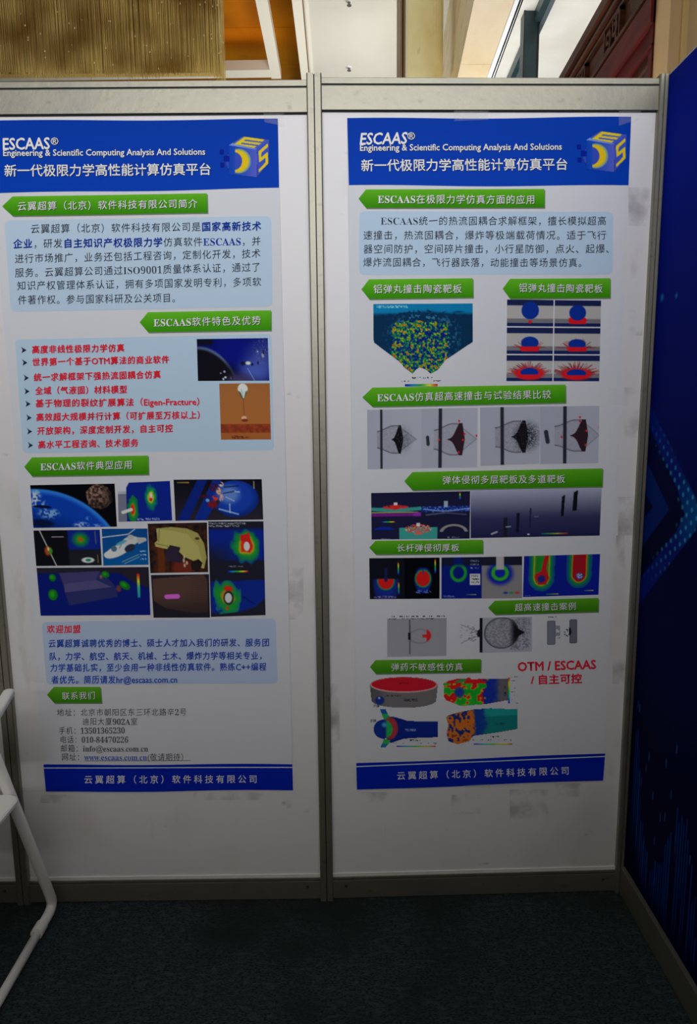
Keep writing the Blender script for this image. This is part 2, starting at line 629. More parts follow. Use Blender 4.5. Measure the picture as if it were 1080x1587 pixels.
box(bm, (-6.3, YN, ZC), (-0.46, 0.4, ZC + 0.1))
box(bm, (-6.3, 7.6, ZC - 0.0), (-0.5, YF, ZC + 0.5))
box(bm, (-7.0, YN, ZC), (-6.0, YF, ZC + 0.1))
bm_obj('outer_ceiling', bm, M_CEIL, ceil)
# cream frame ring
ring = empty('trim_1', (0, 0, ZC), kind='structure')
bm = bmesh.new()
strip(bm, L_COFIN, L_COFOUT, ynear, yfar_o, ZC, ZC + 0.10)
bm_obj('frame_bar', bm, M_FRAME, ring)
bm = bmesh.new()
a_, b_ = onz(0, 126.3, ZC), onz(435.5, 119.8, ZC)
c_, d_ = onz(418, 108.2, ZC), onz(240, 111.5, ZC)
sl = (b_[1] - a_[1]) / (b_[0] - a_[0])
P = [(-5.4, b_[1] + sl * (-5.4 - b_[0])), (b_[0], b_[1]), (c_[0], c_[1]), (-5.4, c_[1] + sl * (-5.4 - c_[0]))]
add_hexa(bm, [(x, y, ZC - 0.0005) for x, y in P] + [(x, y, ZC + 0.10) for x, y in P])
bm_obj('frame_bar', bm, M_FRAME, ring)
bm = bmesh.new()
box(bm, (-5.4, ynear - 0.18, ZC - 0.0005), (L_COFOUT(ynear), ynear, ZC + 0.10))
bm_obj('frame_bar', bm, M_FRAME, ring)
bm = bmesh.new()
box(bm, (-5.4, ynear, ZC), (-5.3, yfar_i, ZC + 0.10))
bm_obj('frame_bar', bm, M_FRAME, ring)

# cove light fittings (linear warm lamps lying on the frame, shining up)


def cove(loc, sx, sy, p):
    l = bpy.data.lights.new('cove_lamp', 'AREA')
    l.shape = 'RECTANGLE'
    l.size, l.size_y, l.energy, l.color = sx, sy, p, (1.0, 0.62, 0.18)
    o = bpy.data.objects.new('cove_lamp', l)
    COL.objects.link(o)
    o.location = loc
    o.rotation_euler = (math.pi, 0, 0)


cove((-0.90, 4.0, ZC + 0.12), 0.06, 4.0, 3.5)
cove((-2.6, yfar_i - 0.02, ZC + 0.12), 4.0, 0.06, 4)

# ceiling sprinkler heads
for k, (sx, sy) in enumerate(((541, 2), (541, 104))):
    c = onz(sx, sy, ZC)
    s_ = empty('sprinkler_head', tuple(c), cat='sprinkler', group='sprinkler heads in the white ceiling',
               label=('round steel sprinkler head in white ceiling, cut by the top edge of the photo' if k == 0 else
                      'round steel sprinkler head in white ceiling, just above the partition rail'))
    bm = bmesh.new()
    tube(bm, [(c[0], c[1], ZC), (c[0], c[1], ZC - 0.006), (c[0], c[1], ZC - 0.010)], [0.030, 0.028, 0.016], 20)
    bm_obj('escutcheon', bm, M_EDGE, s_, smooth=False)
    bm = bmesh.new()
    tube(bm, [(c[0], c[1], ZC - 0.008), (c[0], c[1], ZC - 0.03), (c[0], c[1], ZC - 0.034), (c[0], c[1], ZC - 0.038)],
         [0.012, 0.010, 0.022, 0.020], 16)
    bm_obj('deflector', bm, M_SPR, s_)

# bulkhead: left-facing side, peach underside, white trim, then white ceiling
zb_rel = None
a_ = onz(737.8, 0, ZC)
pl_p = onz(696.7, 0, ZC)
# plane of the bulkhead's side face
dirb = np.array([L_BH(8) - L_BH(2), 6.0, 0])
dirb /= np.linalg.norm(dirb)
nb = np.array([dirb[1], -dirb[0], 0])
ZB = float(on_plane(np.float64(722.0), np.float64(55), pl_p, nb)[2])
bulk = empty('trim_2', (0, 0, ZB), kind='structure')
L_PEACH_R = xline((795.5, 0), (751.5, 123), ZB)
L_TRIM_R = xline((808, 0), (763.5, 123), ZB)
bm = bmesh.new()
strip(bm, L_BH, lambda y: L_BH(y) + 0.02, YN, YF, ZB, ZC + 0.1)
bm_obj('side_face', bm, M_GREIGE, bulk)
for y0 in np.arange(YN, YF, 1.3):
    bm = bmesh.new()
    strip(bm, lambda y: L_BH(y) + 0.0, L_PEACH_R, y0, y0 + 1.297, ZB - 0.02, ZB)
    bm_obj('stone_panel', bm, M_PEACH, bulk)
bm = bmesh.new()
strip(bm, L_PEACH_R, lambda y: 0.45 * L_PEACH_R(y) + 0.55 * L_TRIM_R(y), YN, YF, ZB - 0.03, ZC + 0.1)
strip(bm, lambda y: 0.45 * L_PEACH_R(y) + 0.55 * L_TRIM_R(y), L_TRIM_R, YN, YF, ZB - 0.008, ZC + 0.1)
bm_obj('trim_moulding', bm, mat('white_trim_paint', (232, 236, 240), 0.45), bulk)

bm = bmesh.new()
strip(bm, lambda y: L_TRIM_R(y) - 0.05, L_FRZ, YN, YF, ZC, ZC + 0.12)
bm_obj('ceiling_slab', bm, M_CEIL, ceil)

# marble pillar
DP = 6.2
Pn = np.array([0, 1.0, 0])


def atY(px, py, D):
    return on_plane(np.float64(px), np.float64(py), (0, CAM[1] + D, 0), Pn)


x_a, x_b = atY(631, 60, DP)[0], atY(689, 60, DP)[0]
yp = CAM[1] + DP
pil = empty('pillar', (x_a, yp, 0), kind='structure')
bm = bmesh.new()
prof = [(x_a, yp + 0.5), (x_a, yp)]
rc = 0.10
for k in range(7):
    a = -math.pi / 2 + k * math.pi / 12
    prof.append((x_b - rc + rc * math.cos(a), yp + rc + rc * math.sin(a)))
prof.append((x_b, yp + 0.5))
lo = [bm.verts.new((x, y, 0)) for x, y in prof]
hi = [bm.verts.new((x, y, ZC + 0.05)) for x, y in prof]
n = len(prof)
for k in range(n):
    bm.faces.new((lo[k], lo[(k + 1) % n], hi[(k + 1) % n], hi[k]))
bm.faces.new(lo[::-1])
bm.faces.new(hi)
bm_obj('shaft', bm, M_STONE, pil)
for q0, q1, mt, dy in ((620.3, 622.8, M_BROWN, -0.02), (622.8, 625.0, M_DARKWOOD, -0.006), (625.0, 628.0, M_BROWN, -0.02), (628.0, 631.3, M_FRAME, -0.012)):
    bm = bmesh.new()
    box(bm, (atY(q0, 60, DP)[0], yp + dy, 0), (atY(q1, 60, DP)[0], yp + 0.4, ZC + 0.02))
    bm_obj('corner_trim', bm, mt, pil)

# teal steel post and beam
DT = 7.0
ytp = CAM[1] + DT
pa, pb = atY(811.5, 60, DT)[0], atY(834.5, 60, DT)[0]
tp = empty('steel_frame', (pa, ytp, 0), kind='structure')
bm = bmesh.new()
box(bm, (pa, ytp, 0), (pb, ytp + 0.14, ZC + 0.0), bev=0.006)
bm_obj('post', bm, M_TEAL, tp)
bm = bmesh.new()
box(bm, (pb - 0.012, ytp - 0.012, 0), (pb + 0.003, ytp + 0.02, ZC))
box(bm, (pa - 0.003, ytp - 0.008, 0), (pa + 0.008, ytp + 0.02, ZC))
bm_obj('edge_flange', bm, mat('dark_teal_edge', (26, 38, 40), 0.4), tp)
ZT = ZC - 0.10
L_T1, L_T2 = xline((843, 0), (790, 123), ZT), xline((859.5, 0), (802.5, 123), ZT)
L_TM = (lambda y: L_T1(y) * 0.45 + L_T2(y) * 0.55)
bm = bmesh.new()
strip(bm, L_T1, L_TM, YN, YF, ZT, ZC)
bm_obj('beam', bm, M_TEAL, tp)
bm = bmesh.new()
strip(bm, L_TM, L_T2, YN, YF, ZT - 0.015, ZC)
bm_obj('beam_flange', bm, mat('grey_steel_paint', (84, 96, 100), 0.4), tp)

# carved wood wall on the right
f0 = onz(941, 0, ZC)
dirf = np.array([L_FRZ(8) - L_FRZ(2), 6.0, 0])
dirf /= np.linalg.norm(dirf)
nf = np.array([dirf[1], -dirf[0], 0])


def fz(px, py, off=0.0):
    return on_plane(np.float64(px), np.float64(py), f0 + nf * off, nf)


yend = float(fz(1013.5, 60)[1])
fr = empty('wall_carved', (float(L_FRZ(yend)), yend, 0), kind='structure')


def fbox(bm, y0, y1, z0, z1, dep, back=0.0):
    x0 = L_FRZ(y0)
    x1 = L_FRZ(y1)
    P = [(x0 - dep, y0), (x0 + 0.05 + back, y0), (x1 + 0.05 + back, y1), (x1 - dep, y1)]
    add_hexa(bm, [(x, y, z0) for x, y in P] + [(x, y, z1) for x, y in P])


bm = bmesh.new()
fbox(bm, yend, YF, 0, ZC + 0.1, -0.02, 0.1)
bm_obj('wood_backing', bm, M_WOOD, fr)
zz_ = lambda px: float(fz(px, 0)[2])
# mouldings (heights read on the plane at the top edge of the photograph)
for (pa_, pb_, dep, mt) in ((941, 951, 0.05, M_WOOD), (957, 961, 0.03, M_WOOD), (966, 969, 0.01, M_WOOD), (999, 1003, 0.03, M_WOOD), (1009, 1040, 0.035, M_REDWOOD),
                            (1040, 1064, 0.0, M_REDWOOD), (1064, 1067, 0.02, M_REDWOOD), (1084, 1087, 0.01, M_WOOD)):
    z1_, z0_ = zz_(pa_), zz_(pb_)
    bm = bmesh.new()
    fbox(bm, yend, YF, z0_, z1_, dep)
    bm_obj('moulding', bm, mt, fr)
# fret panels between mouldings
zt_, zb_ = zz_(971), zz_(998)
hgt = zt_ - zb_
period = hgt * 4.6
yf0 = float(fz(906.7, 100)[1])


def fret(y0, sgn=1):
    bm = bmesh.new()
    t = hgt * 0.12
    hh = hgt * 0.9
    zc0 = zb_ + hgt * 0.05
    W_ = hh
    segs = []
    for k, s in ((0, 1), (1, -1)):
        yo = y0 + k * (W_ * 1.02)
        f = (lambda u: yo + u) if s > 0 else (lambda u: yo + W_ - u)
        pts = [(0, 0), (0, hh), (W_ * .85, hh), (W_ * .85, hh * .28), (W_ * .3, hh * .28), (W_ * .3, hh * .68), (W_ * .6, hh * .68)]
        if s < 0:
            pts = [(u, hh - v) for u, v in pts]
        for (u0, v0), (u1, v1) in zip(pts, pts[1:]):
            ya, yb = sorted((f(u0), f(u1)))
            za, zb2 = sorted((v0, v1))
            fbox(bm, ya - t / 2, yb + t / 2, zc0 + za - t / 2, zc0 + zb2 + t / 2, 0.025)
    bm_obj('fret_carving', bm, M_WOOD, fr)


yy = yf0 + 0.0
for k in range(-3, 3):
    ya_ = yf0 + k * period
    if ya_ > yend:
        bm = bmesh.new()
        fbox(bm, ya_, ya_ + 0.05, zb_, zt_, 0.02)
        bm_obj('stile', bm, M_WOOD, fr)
y_m = float(fz(950, 55)[1])
for k in range(-1, 3):
    ys_ = y_m - hgt * 1.0 + k * period
    if ys_ > yend - 0.05:
        fret(ys_)
bm = bmesh.new()
fbox(bm, yend + 0.12, yend + 1.1, zz_(1087) - 0.8, zz_(1087), -0.012)
bm_obj('dark_recess', bm, M_DARKWOOD, fr)
bm = bmesh.new()
fbox(bm, yend, yend + 0.07, 0, ZC, 0.012)
bm_obj('end_stile', bm, M_REDWOOD, fr)

xs_ = float(L_FRZ(yend))
wr = empty('wall_front', (xs_, yend, 0), kind='structure')
bm = bmesh.new()
box(bm, (xs_ + 0.002, yend - 0.25, 0), (xs_ + 4.5, yend - 0.001, ZC + 0.3))
bm_obj('plaster_face', bm, M_BEIGE, wr)
DB = yend - 0.25 - CAM[1]
bm = bmesh.new()
box(bm, (atY(1053, 60, DB)[0], yend - 0.28, 0), (atY(1063, 60, DB)[0], yend - 0.24, ZC + 0.3), bev=0.008)
bm_obj('pilaster', bm, M_BEIGE2, wr)
bm = bmesh.new()
zq = float(atY(1030, 103, DB)[2])
box(bm, (xs_ + 0.02, yend - 0.258, zq - 0.5), (atY(1053, 60, DB)[0], yend - 0.24, zq))
bm_obj('lower_panel', bm, M_BEIGE, wr)
bm = bmesh.new()
box(bm, (L_FRZ(5.0), YN, ZC), (7.5, yend - 0.2, ZC + 0.12))
bm_obj('ceiling_slab', bm, M_CEIL, ceil)

for nm, a, b in (('wall_shade_blocker', (-5.0, -4.4, 0), (5.0, -4.34, 2.5)), ('wall_far', (-7, 11.5, 0), (7.5, 11.7, ZC + 0.4)),):  # first wall is unseen, added to shade the back wall towards the floor
    bm = bmesh.new()
    box(bm, a, b)
    bm_obj(nm, bm, M_BEIGE, kind='structure')

# ------------------------------------------------------------------ chandelier with bead curtain
DC = 6.0
xc1 = float(atY(342, 60, DC)[0])
yc = CAM[1] + DC
zc_b = float(atY(200, 114, DC)[2])
XL = xc1 - 3.6
CDP = 0.16
ch = empty('chandelier', ((XL + xc1) / 2, yc + 0.5, 5.5), cat='chandelier',
           label='huge rectangular chandelier skirted with strings of champagne crystal beads')
rs = np.random.RandomState(3)
RAD = 0.06
path = []
n_s = int(3.6 / 0.0055)
for i in range(n_s):
    path.append((XL + i * 0.0055, 0.0))
xe = xc1 - RAD
pts_ = []
for layer, (off, dens) in enumerate(((0.0, 0.0055), (0.03, 0.007), (0.06, 0.008))):
    x = XL
    while x < xe:
        pts_.append((x, yc + off, layer))
        x += dens * (0.7 + 0.6 * rs.rand())
    a = -math.pi / 2
    while a < 0:
        r = max(0.01, RAD - off)
        pts_.append((xe + r * math.cos(a), yc + off + r + r * math.sin(a), layer))
        a += dens / max(r, .05)
    y = yc + RAD
    while y < yc + CDP:
        pts_.append((xc1 - off, y, layer))
        y += dens * 1.5
V, Fc = [], []
V2, F2 = [], []
for (x, y, layer) in pts_:
    zb = zc_b + 0.012 * rs.randn() + (0.02 if layer else 0) + 0.01 * math.sin(x * 9)
    if rs.rand() < 0.18:
        zb -= 0.02
    lean = 0.008 * rs.randn()
    r = 0.0013 + 0.0012 * rs.rand()
    z = 5.42
    nseg = 5
    b0 = len(V)
    for s in range(nseg + 1):
        zz = z + (zb - z) * s / nseg
        xx = x + lean * s / nseg + 0.002 * rs.randn()
        rr = r * (1.25 if s % 2 else 0.9)
        for a in (0.5, 2.6, 4.7):
            V.append((xx + rr * math.cos(a), y + rr * math.sin(a), zz))
        if s:
            q = b0 + (s - 1) * 3
            for k in range(3):
                k2 = (k + 1) % 3
                Fc.append((q + k, q + k2, q + 3 + k2, q + 3 + k))
    if rs.rand() < 0.08 + 0.10 * (x > xc1 - 1.2) and layer == 0:
        for _ in range(rs.randint(1, 3)):
            zz = zb + 0.05 + rs.rand() * 0.75
            R_ = 0.003 + 0.003 * rs.rand()
            b2 = len(V2)
            V2 += [(x, y - 0.004, zz + R_ * 2.4), (x - R_, y - 0.004, zz), (x, y - 0.004 - R_, zz), (x + R_, y - 0.004, zz), (x, y - 0.004 + R_, zz), (x, y - 0.004, zz - R_ * 1.4)]
            F2 += [(b2, b2 + 1, b2 + 2), (b2, b2 + 2, b2 + 3), (b2, b2 + 3, b2 + 4), (b2, b2 + 4, b2 + 1),
                   (b2 + 5, b2 + 2, b2 + 1), (b2 + 5, b2 + 3, b2 + 2), (b2 + 5, b2 + 4, b2 + 3), (b2 + 5, b2 + 1, b2 + 4)]
mesh_np('bead_curtain', V, Fc, M_BEAD, parent=ch, kind='stuff')
mesh_np('crystal_drops', V2, F2, M_BEADLIT, parent=ch, kind='stuff')
bm = bmesh.new()
for (a, b) in (((XL, yc, 5.42), (xc1, yc + 0.04, 5.46)), ((XL, yc + CDP - 0.04, 5.42), (xc1, yc + CDP, 5.46)),
               ((xc1 - 0.04, yc, 5.42), (xc1, yc + CDP, 5.46)), ((XL, yc, 5.42), (XL + 0.04, yc + CDP, 5.46))):
    box(bm, a, b)
bm_obj('carrier_frame', bm, M_SPR, ch)
for x in (XL + 0.4, xc1 - 0.4):
    bm = bmesh.new()
    for y in (yc + CDP / 2,):
        tube(bm, [(x, y, 5.45), (x, y, ZG + 0.01)], 0.008, 8)
    bm_obj('hanger', bm, M_SPR, ch)
bm = bmesh.new()
box(bm, (XL + 0.02, yc + 0.075, zc_b + 0.035), (xc1 - 0.02, yc + CDP - 0.02, 5.43))
bm_obj('inner_diffuser', bm, mat('amber_diffuser', (176, 148, 80), 0.6), ch)

# ------------------------------------------------------------------ glyphs
_gc = {}


def serif(s):
    o = ''
    for c in s:
        if 'A' <= c <= 'Z':
            o += chr(0x1D400 + ord(c) - 65)
        elif 'a' <= c <= 'z':
            o += chr(0x1D41A + ord(c) - 97)
        elif '0' <= c <= '9':
            o += chr(0x1D7CE + ord(c) - 48)
        else:
            o += c
    return o


_cu = bpy.data.curves.new('glyph', 'FONT')
_cu.size = 1
_cu.resolution_u = 2
_co = bpy.data.objects.new('glyph', _cu)
COL.objects.link(_co)


def _mesh(body, off):
    _cu.body = body
    _cu.offset = off
    bpy.context.view_layer.update()
    dg = bpy.context.evaluated_depsgraph_get()
    ev = _co.evaluated_get(dg)
    me = ev.to_mesh()
    me.calc_loop_triangles()
    v = np.empty(len(me.vertices) * 3, np.float32)
    me.vertices.foreach_get('co', v)
    t = np.empty(len(me.loop_triangles) * 3, np.int32)
    me.loop_triangles.foreach_get('vertices', t)
    ev.to_mesh_clear()
    return v.reshape(-1, 3)[:, :2].copy(), t.reshape(-1, 3).copy()


def glyph(c, off):
    k = (c, off)
    if k not in _gc:
        if c == ' ':
            _gc[k] = (np.zeros((0, 2)), np.zeros((0, 3), int), 0.28)
        else:
            v, t = _mesh(c, off)
            if ord(c) > 0x2E80 and ord(c) < 0x1D000:
                adv = 1.0
            else:
                v2, _ = _mesh(c + c, off)
                adv = float(v2[:, 0].max() - v[:, 0].max())
            _gc[k] = (v, t, adv)
    return _gc[k]


class Surf:
    """a poster hung on a back panel: maps photograph points to the gently rippled sheet"""

    def __init__(s, xf, seed):
        s.P0 = np.array(xf((0, -0.0022, 0)))
        u = np.array(xf((1, -0.0022, 0))) - s.P0
        s.U = u / np.linalg.norm(u)
        s.N = np.array([-s.U[1], s.U[0], 0]) * -1.0     # towards the camera
        if s.N[1] > 0:
            s.N = -s.N
        s.seed = seed

    def put(s, px, py, off):
        P = on_plane(px, py, s.P0, s.N)
        u = (P - s.P0) @ s.U
        z = P[..., 2]
        k = s.seed
        h = 0.0012 * (1 + np.sin(u * 9 + 1.7 * z + k)) * 0.5 + 0.0009 * (1 + np.sin(z * 13 + 4 * u + 2 * k)) * 0.5
        # move along the surface normal: a real ripple
        return P + s.N * (h + off)[..., None]


IL_Y = [150, 180, 400, 550, 700, 850, 1000, 1100, 1230]
IL_V = [222, 218, 208, 196, 176, 152, 131, 118, 108]


def albedo(c, y):
    """printed colour of a patch that looks c (sRGB) in the photograph at row y, given the paper's tone there"""
    L = np.interp(y, IL_Y, IL_V)
    ratio = lin(c) / lin(L)[..., None] if np.ndim(y) else lin(c) / float(lin(L))
    return np.clip(ratio * 0.76, 0.0015, 0.86)


def grid_faces(nA, nB):
    idx = np.arange(nA * nB).reshape(nA, nB)
    return np.stack([idx[:-1, :-1], idx[:-1, 1:], idx[1:, 1:], idx[1:, :-1]], -1).reshape(-1, 4)


def patch(sf, name, tl, tr, br, bl, col, off, parent, shape=None, nv=None, wob=0.0, colf=None, **k):
    """quad patch; shape(v)->(u0,u1) trims its ends"""
    tl, tr, br, bl = map(np.array, (tl, tr, br, bl))
    w = np.linalg.norm(tr - tl)
    h = np.linalg.norm(bl - tl)
    vs = set(np.linspace(0, 1, max(2, int(h / 14) + 2)))
    if shape is not None:
        vs |= set(shape.vs)
    vs = np.array(sorted(vs))
    nu = max(3, int(w / 14) + 2)
    U = np.zeros((nu, len(vs)))
    for j, v in enumerate(vs):
        a, b = shape(v) if shape else (0, 1)
        U[:, j] = np.linspace(a, b, nu)
    Vv = np.broadcast_to(vs, U.shape)
    P = ((tl * (1 - U[..., None]) + tr * U[..., None]) * (1 - Vv[..., None]) + (bl * (1 - U[..., None]) + br * U[..., None]) * Vv[..., None])
    if wob:
        P[..., 1] += wob * np.sin(U * 9.0 + tl[0]) * (1 - 2 * np.abs(Vv - .5)) * 0 + wob * np.sin(U * 8 + tl[0]) * ((Vv == 0) | (Vv == 1))
    W = sf.put(P[..., 0], P[..., 1], np.full(U.shape, off))
    if colf is None:
        C = np.broadcast_to(albedo(col, float((tl[1] + bl[1]) / 2)), W.shape)
    else:
        C = colf(U, Vv, P)
    return mesh_np(name, W.reshape(-1, 3), grid_faces(*U.shape), M_PRINT, C.reshape(-1, 3), parent=parent, **k)


class Arrow:
    def __init__(s, frac):
        s.f = frac
        s.vs = [0, 0.5, 1]

    def __call__(s, v):
        return (s.f * abs(2 * v - 1), 1)


class Round:
    def __init__(s, rw_, rh):
        s.rw, s.rh = rw_, rh
        s.vs = [rh * t for t in (0, .08, .3, .6, 1)] + [1 - rh * t for t in (0, .08, .3, .6, 1)]

    def __call__(s, v):
        d = min(v, 1 - v)
        if d >= s.rh:
            return (0, 1)
        q = 1 - d / s.rh
        i = s.rw * (1 - math.sqrt(max(0, 1 - q * q)))
        return (i, 1 - i)


def text(sf, name, segs, p0, p1, size, parent, layer=0.0012, kai=True, off=0.0, spaced=False, shadow=None, ital=0.0, center=0.38, sdx=1.0, join=None):
    """segs: [(string, colour, extra stroke)] set between two photograph points"""
    if isinstance(segs, tuple):
        segs = [segs]
    items = []
    tot = 0
    for s, c, eo in segs:
        for chh in s:
            g = glyph(chh, round(min(off + eo, 0.0), 4))
            items.append((chh, g, c, off + eo > 0.003))
            tot += g[2]
    p0 = np.array(p0, float)
    p1 = np.array(p1, float)
    L = np.linalg.norm(p1 - p0)
    d = (p1 - p0) / L
    nrm = np.array([d[1], -d[0]])        # up in the picture (y grows down)
    if spaced:
        sx = size
        gap = (L - tot * size) / max(1, len(items) - 1)
    else:
        sx = L / tot
        gap = 0
    V, T, Cc, O = [], [], [], []
    passes = []
    if shadow:
        passes += [(shadow[0], dx, dy) for dx, dy in shadow[1]]
    passes.append((None, 0, 0))
    nb_ = 0
    if off > 0.003 or any(i[2] > 0.003 for i in segs):
        e = max(off, max(i[2] for i in segs)) * size
        passes += [(None, e, 0), (None, -e, 0), (None, 0, e), (None, 0, -e)]
    for ip, (scol, dx, dy) in enumerate(passes):
        x = 0.0
        for chh, (v, t, adv), c, bold_ in items:
            if len(v) and (bold_ or scol is not None or (dx == 0 and dy == 0)):
                vx, vy = v[:, 0], v[:, 1]
                if kai and ord(chh) > 0x2E80 and ord(chh) < 0x1D000:
                    vy = vy + 0.075 * (vx - 0.5)
                    vx = vx * 0.94 + 0.03
                    vy = 0.38 + (vy - 0.38) * 0.94
                uu = x + vx * sx + ital * (vy) * size + dx
                ww = (vy - center) * size - dy
                P = p0 + uu[:, None] * d + ww[:, None] * nrm
                V.append(P)
                T.append(t + nb_)
                yy_ = float(P[0, 1])
                Cc.append(np.broadcast_to(albedo(scol if scol is not None else c, yy_), (len(v), 3)))
                O.append(np.full(len(v), layer - (0.0005 if scol is not None else 0) + 0.00007 * ip))
                nb_ += len(v)
            x += adv * sx + gap
    V = np.concatenate(V)
    W = sf.put(V[:, 0], V[:, 1], np.concatenate(O))
    dat = (W, np.concatenate(T), np.concatenate(Cc))
    if join is not None:
        join.append(dat)
        return
    mesh_np(name, dat[0], dat[1], M_PRINT, dat[2], parent=parent)


def flush(join, name, parent):
    n = 0
    V, T, C = [], [], []
    for v, t, c in join:
        V.append(v)
        T.append(t + n)
        C.append(c)
        n += len(v)
    join.clear()
    return mesh_np(name, np.concatenate(V), np.concatenate(T), M_PRINT, np.concatenate(C), parent=parent)


# ------------------------------------------------------------------ printed pictures
RAIN = [(0, (10, 20, 170)), (.25, (20, 130, 190)), (.5, (30, 160, 40)), (.75, (225, 215, 40)), (1, (200, 25, 20))]


def ramp(t, stops):
    t = np.clip(t, 0, 1)
    xs = [s[0] for s in stops]
    return np.stack([np.interp(t, xs, [s[1][i] for s in stops]) for i in range(3)], -1)


class Pic:
    def __init__(s, x0, y0, x1, y1, bg=None, step=0.9, ss=2):
        s.x0, s.y0, s.x1, s.y1 = x0, y0, x1, y1
        s.nx, s.ny = int((x1 - x0) / step) + 1, int((y1 - y0) / step) + 1
        s.ss = ss
        X = np.linspace(x0, x1, s.nx * ss)
        Y = np.linspace(y0, y1, s.ny * ss)
        s.X, s.Y = np.meshgrid(X, Y, indexing='ij')
        s.C = np.zeros(s.X.shape + (3,))
        s.A = np.zeros(s.X.shape)
        if bg is not None:
            s.C[:] = bg
            s.A[:] = 1
        s.rs = np.random.RandomState(int(x0 * 7 + y0))

    @property
    def wn(s):
        r = np.random.RandomState(5).rand(*s.X.shape)
        return (r + np.roll(r, 1, 0) + np.roll(r, 1, 1) + np.roll(r, (1, 1), (0, 1))) / 4

    def over(s, m, col):
        m = np.clip(m, 0, 1)
        s.C = s.C * (1 - m[..., None]) + np.asarray(col, float) * m[..., None]
        s.A = np.maximum(s.A, m)

    def grad(s, c0, c1, ax='y'):
        t = (s.Y - s.y0) / (s.y1 - s.y0) if ax == 'y' else (s.X - s.x0) / (s.x1 - s.x0)
        s.over(np.ones_like(t), np.asarray(c0) * (1 - t[..., None]) + np.asarray(c1) * t[..., None])

    def er(s, cx, cy, rx, ry, ang=0):
        a = math.radians(ang)
        dx, dy = s.X - cx, s.Y - cy
        u = dx * math.cos(a) + dy * math.sin(a)
        v = -dx * math.sin(a) + dy * math.cos(a)
        return np.sqrt((u / rx) ** 2 + (v / ry) ** 2)

    def el(s, cx, cy, rx, ry, col, soft=0.12, ang=0, amt=1.0):
        r = s.er(cx, cy, rx, ry, ang)
        s.over(smooth(1 + soft, 1 - soft, r) * amt, col)

    def rings(s, cx, cy, rx, ry, stops, ang=0, wob=0.0, lo=0.0):
        r = s.er(cx, cy, rx, ry, ang)
        if wob:
            r = r * (1 + wob * (vnoise(s.X, s.Y, max(2, rx / 3), 4) - .5))
        c = ramp(r, stops)
        s.over(smooth(1.0, 0.93, r), c)

    def rect(s, x0, y0, x1, y1, col, soft=0.4, amt=1.0):
        m = smooth(x0 - soft, x0 + soft, s.X) * smooth(x1 + soft, x1 - soft, s.X) * smooth(y0 - soft, y0 + soft, s.Y) * smooth(y1 + soft, y1 - soft, s.Y)
        s.over(m * amt, col)

    def pm(s, pts):
        inside = np.zeros(s.X.shape, bool)
        n = len(pts)
        for i in range(n):
            xa, ya = pts[i]
            xb, yb = pts[(i + 1) % n]
            if ya == yb:
                continue
            c = ((ya > s.Y) != (yb > s.Y)) & (s.X < (xb - xa) * (s.Y - ya) / (yb - ya) + xa)
            inside ^= c
        return inside.astype(float)

    def poly(s, pts, col, amt=1.0):
        s.over(s.pm(pts) * amt, col)

    def line(s, x0, y0, x1, y1, w, col, amt=1.0):
        d = np.hypot(x1 - x0, y1 - y0)
        ux, uy = (x1 - x0) / d, (y1 - y0) / d
        t = np.clip((s.X - x0) * ux + (s.Y - y0) * uy, 0, d)
        r = np.hypot(s.X - x0 - t * ux, s.Y - y0 - t * uy)
        s.over(smooth(w / 2 + .45, max(0, w / 2 - .45), r) * amt, col)

    def speck(s, mask, dens, col, size=1.0, amt=1.0):
        n = vnoise(s.X * 1.0, s.Y * 1.0, size, s.rs.randint(1000))
        s.over((n > 1 - dens) * mask * amt, col)

    def mott(s, mask, size, stops, seed=1):
        n = 0.6 * vnoise(s.X, s.Y, size, seed) + 0.4 * vnoise(s.X, s.Y, size * .45, seed + 3)
        s.over(mask, ramp(smooth(.2, .8, n), stops))

    def bar(s, x0, y0, x1, y1, stops=RAIN, vert=False):
        t = (s.Y - y1) / (y0 - y1) if vert else (s.X - x0) / (x1 - x0)
        m = (s.X >= x0) * (s.X <= x1) * (s.Y >= y0) * (s.Y <= y1)
        s.over(m.astype(float), ramp(t, stops))

    def scrawl(s, x0, y, x1, h, col, amt=.8):
        """caption too small to read in the photograph: short uneven strokes"""
        m = (s.X > x0) & (s.X < x1) & (np.abs(s.Y - y) < h / 2)
        n = vnoise(s.X, s.Y, .9, 9)
        s.over(m * smooth(.42, .6, n) * amt, col)

    def build(s, sf, name, q, parent, off=0.0006, **k):
        ss = s.ss
        C = s.C.reshape(s.nx, ss, s.ny, ss, 3).mean((1, 3))
        A = s.A.reshape(s.nx, ss, s.ny, ss).mean((1, 3))
        tl, tr, br, bl = [np.array(p, float) for p in q]
        U, V = np.meshgrid(np.linspace(0, 1, s.nx), np.linspace(0, 1, s.ny), indexing='ij')
        U1, V1 = U[..., None], V[..., None]
        P = (tl * (1 - U1) + tr * U1) * (1 - V1) + (bl * (1 - U1) + br * U1) * V1
        W = sf.put(P[..., 0], P[..., 1], np.full(U.shape, off))
        col = albedo(C * np.interp(P[..., 1], [620, 900, 1200], [1, .86, .80])[..., None], P[..., 1])  # lower pictures darkened: the dimness low down is put into the print colour
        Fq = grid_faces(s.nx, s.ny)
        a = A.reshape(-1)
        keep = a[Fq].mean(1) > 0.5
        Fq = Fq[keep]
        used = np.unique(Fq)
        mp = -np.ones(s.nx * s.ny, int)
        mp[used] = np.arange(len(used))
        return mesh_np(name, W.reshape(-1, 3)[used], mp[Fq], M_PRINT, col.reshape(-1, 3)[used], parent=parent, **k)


def bbox(q):
    xs = [p[0] for p in q]
    ys = [p[1] for p in q]
    return (sum(sorted(xs)[:2]) / 2, sum(sorted(ys)[:2]) / 2, sum(sorted(xs)[2:]) / 2, sum(sorted(ys)[2:]) / 2)


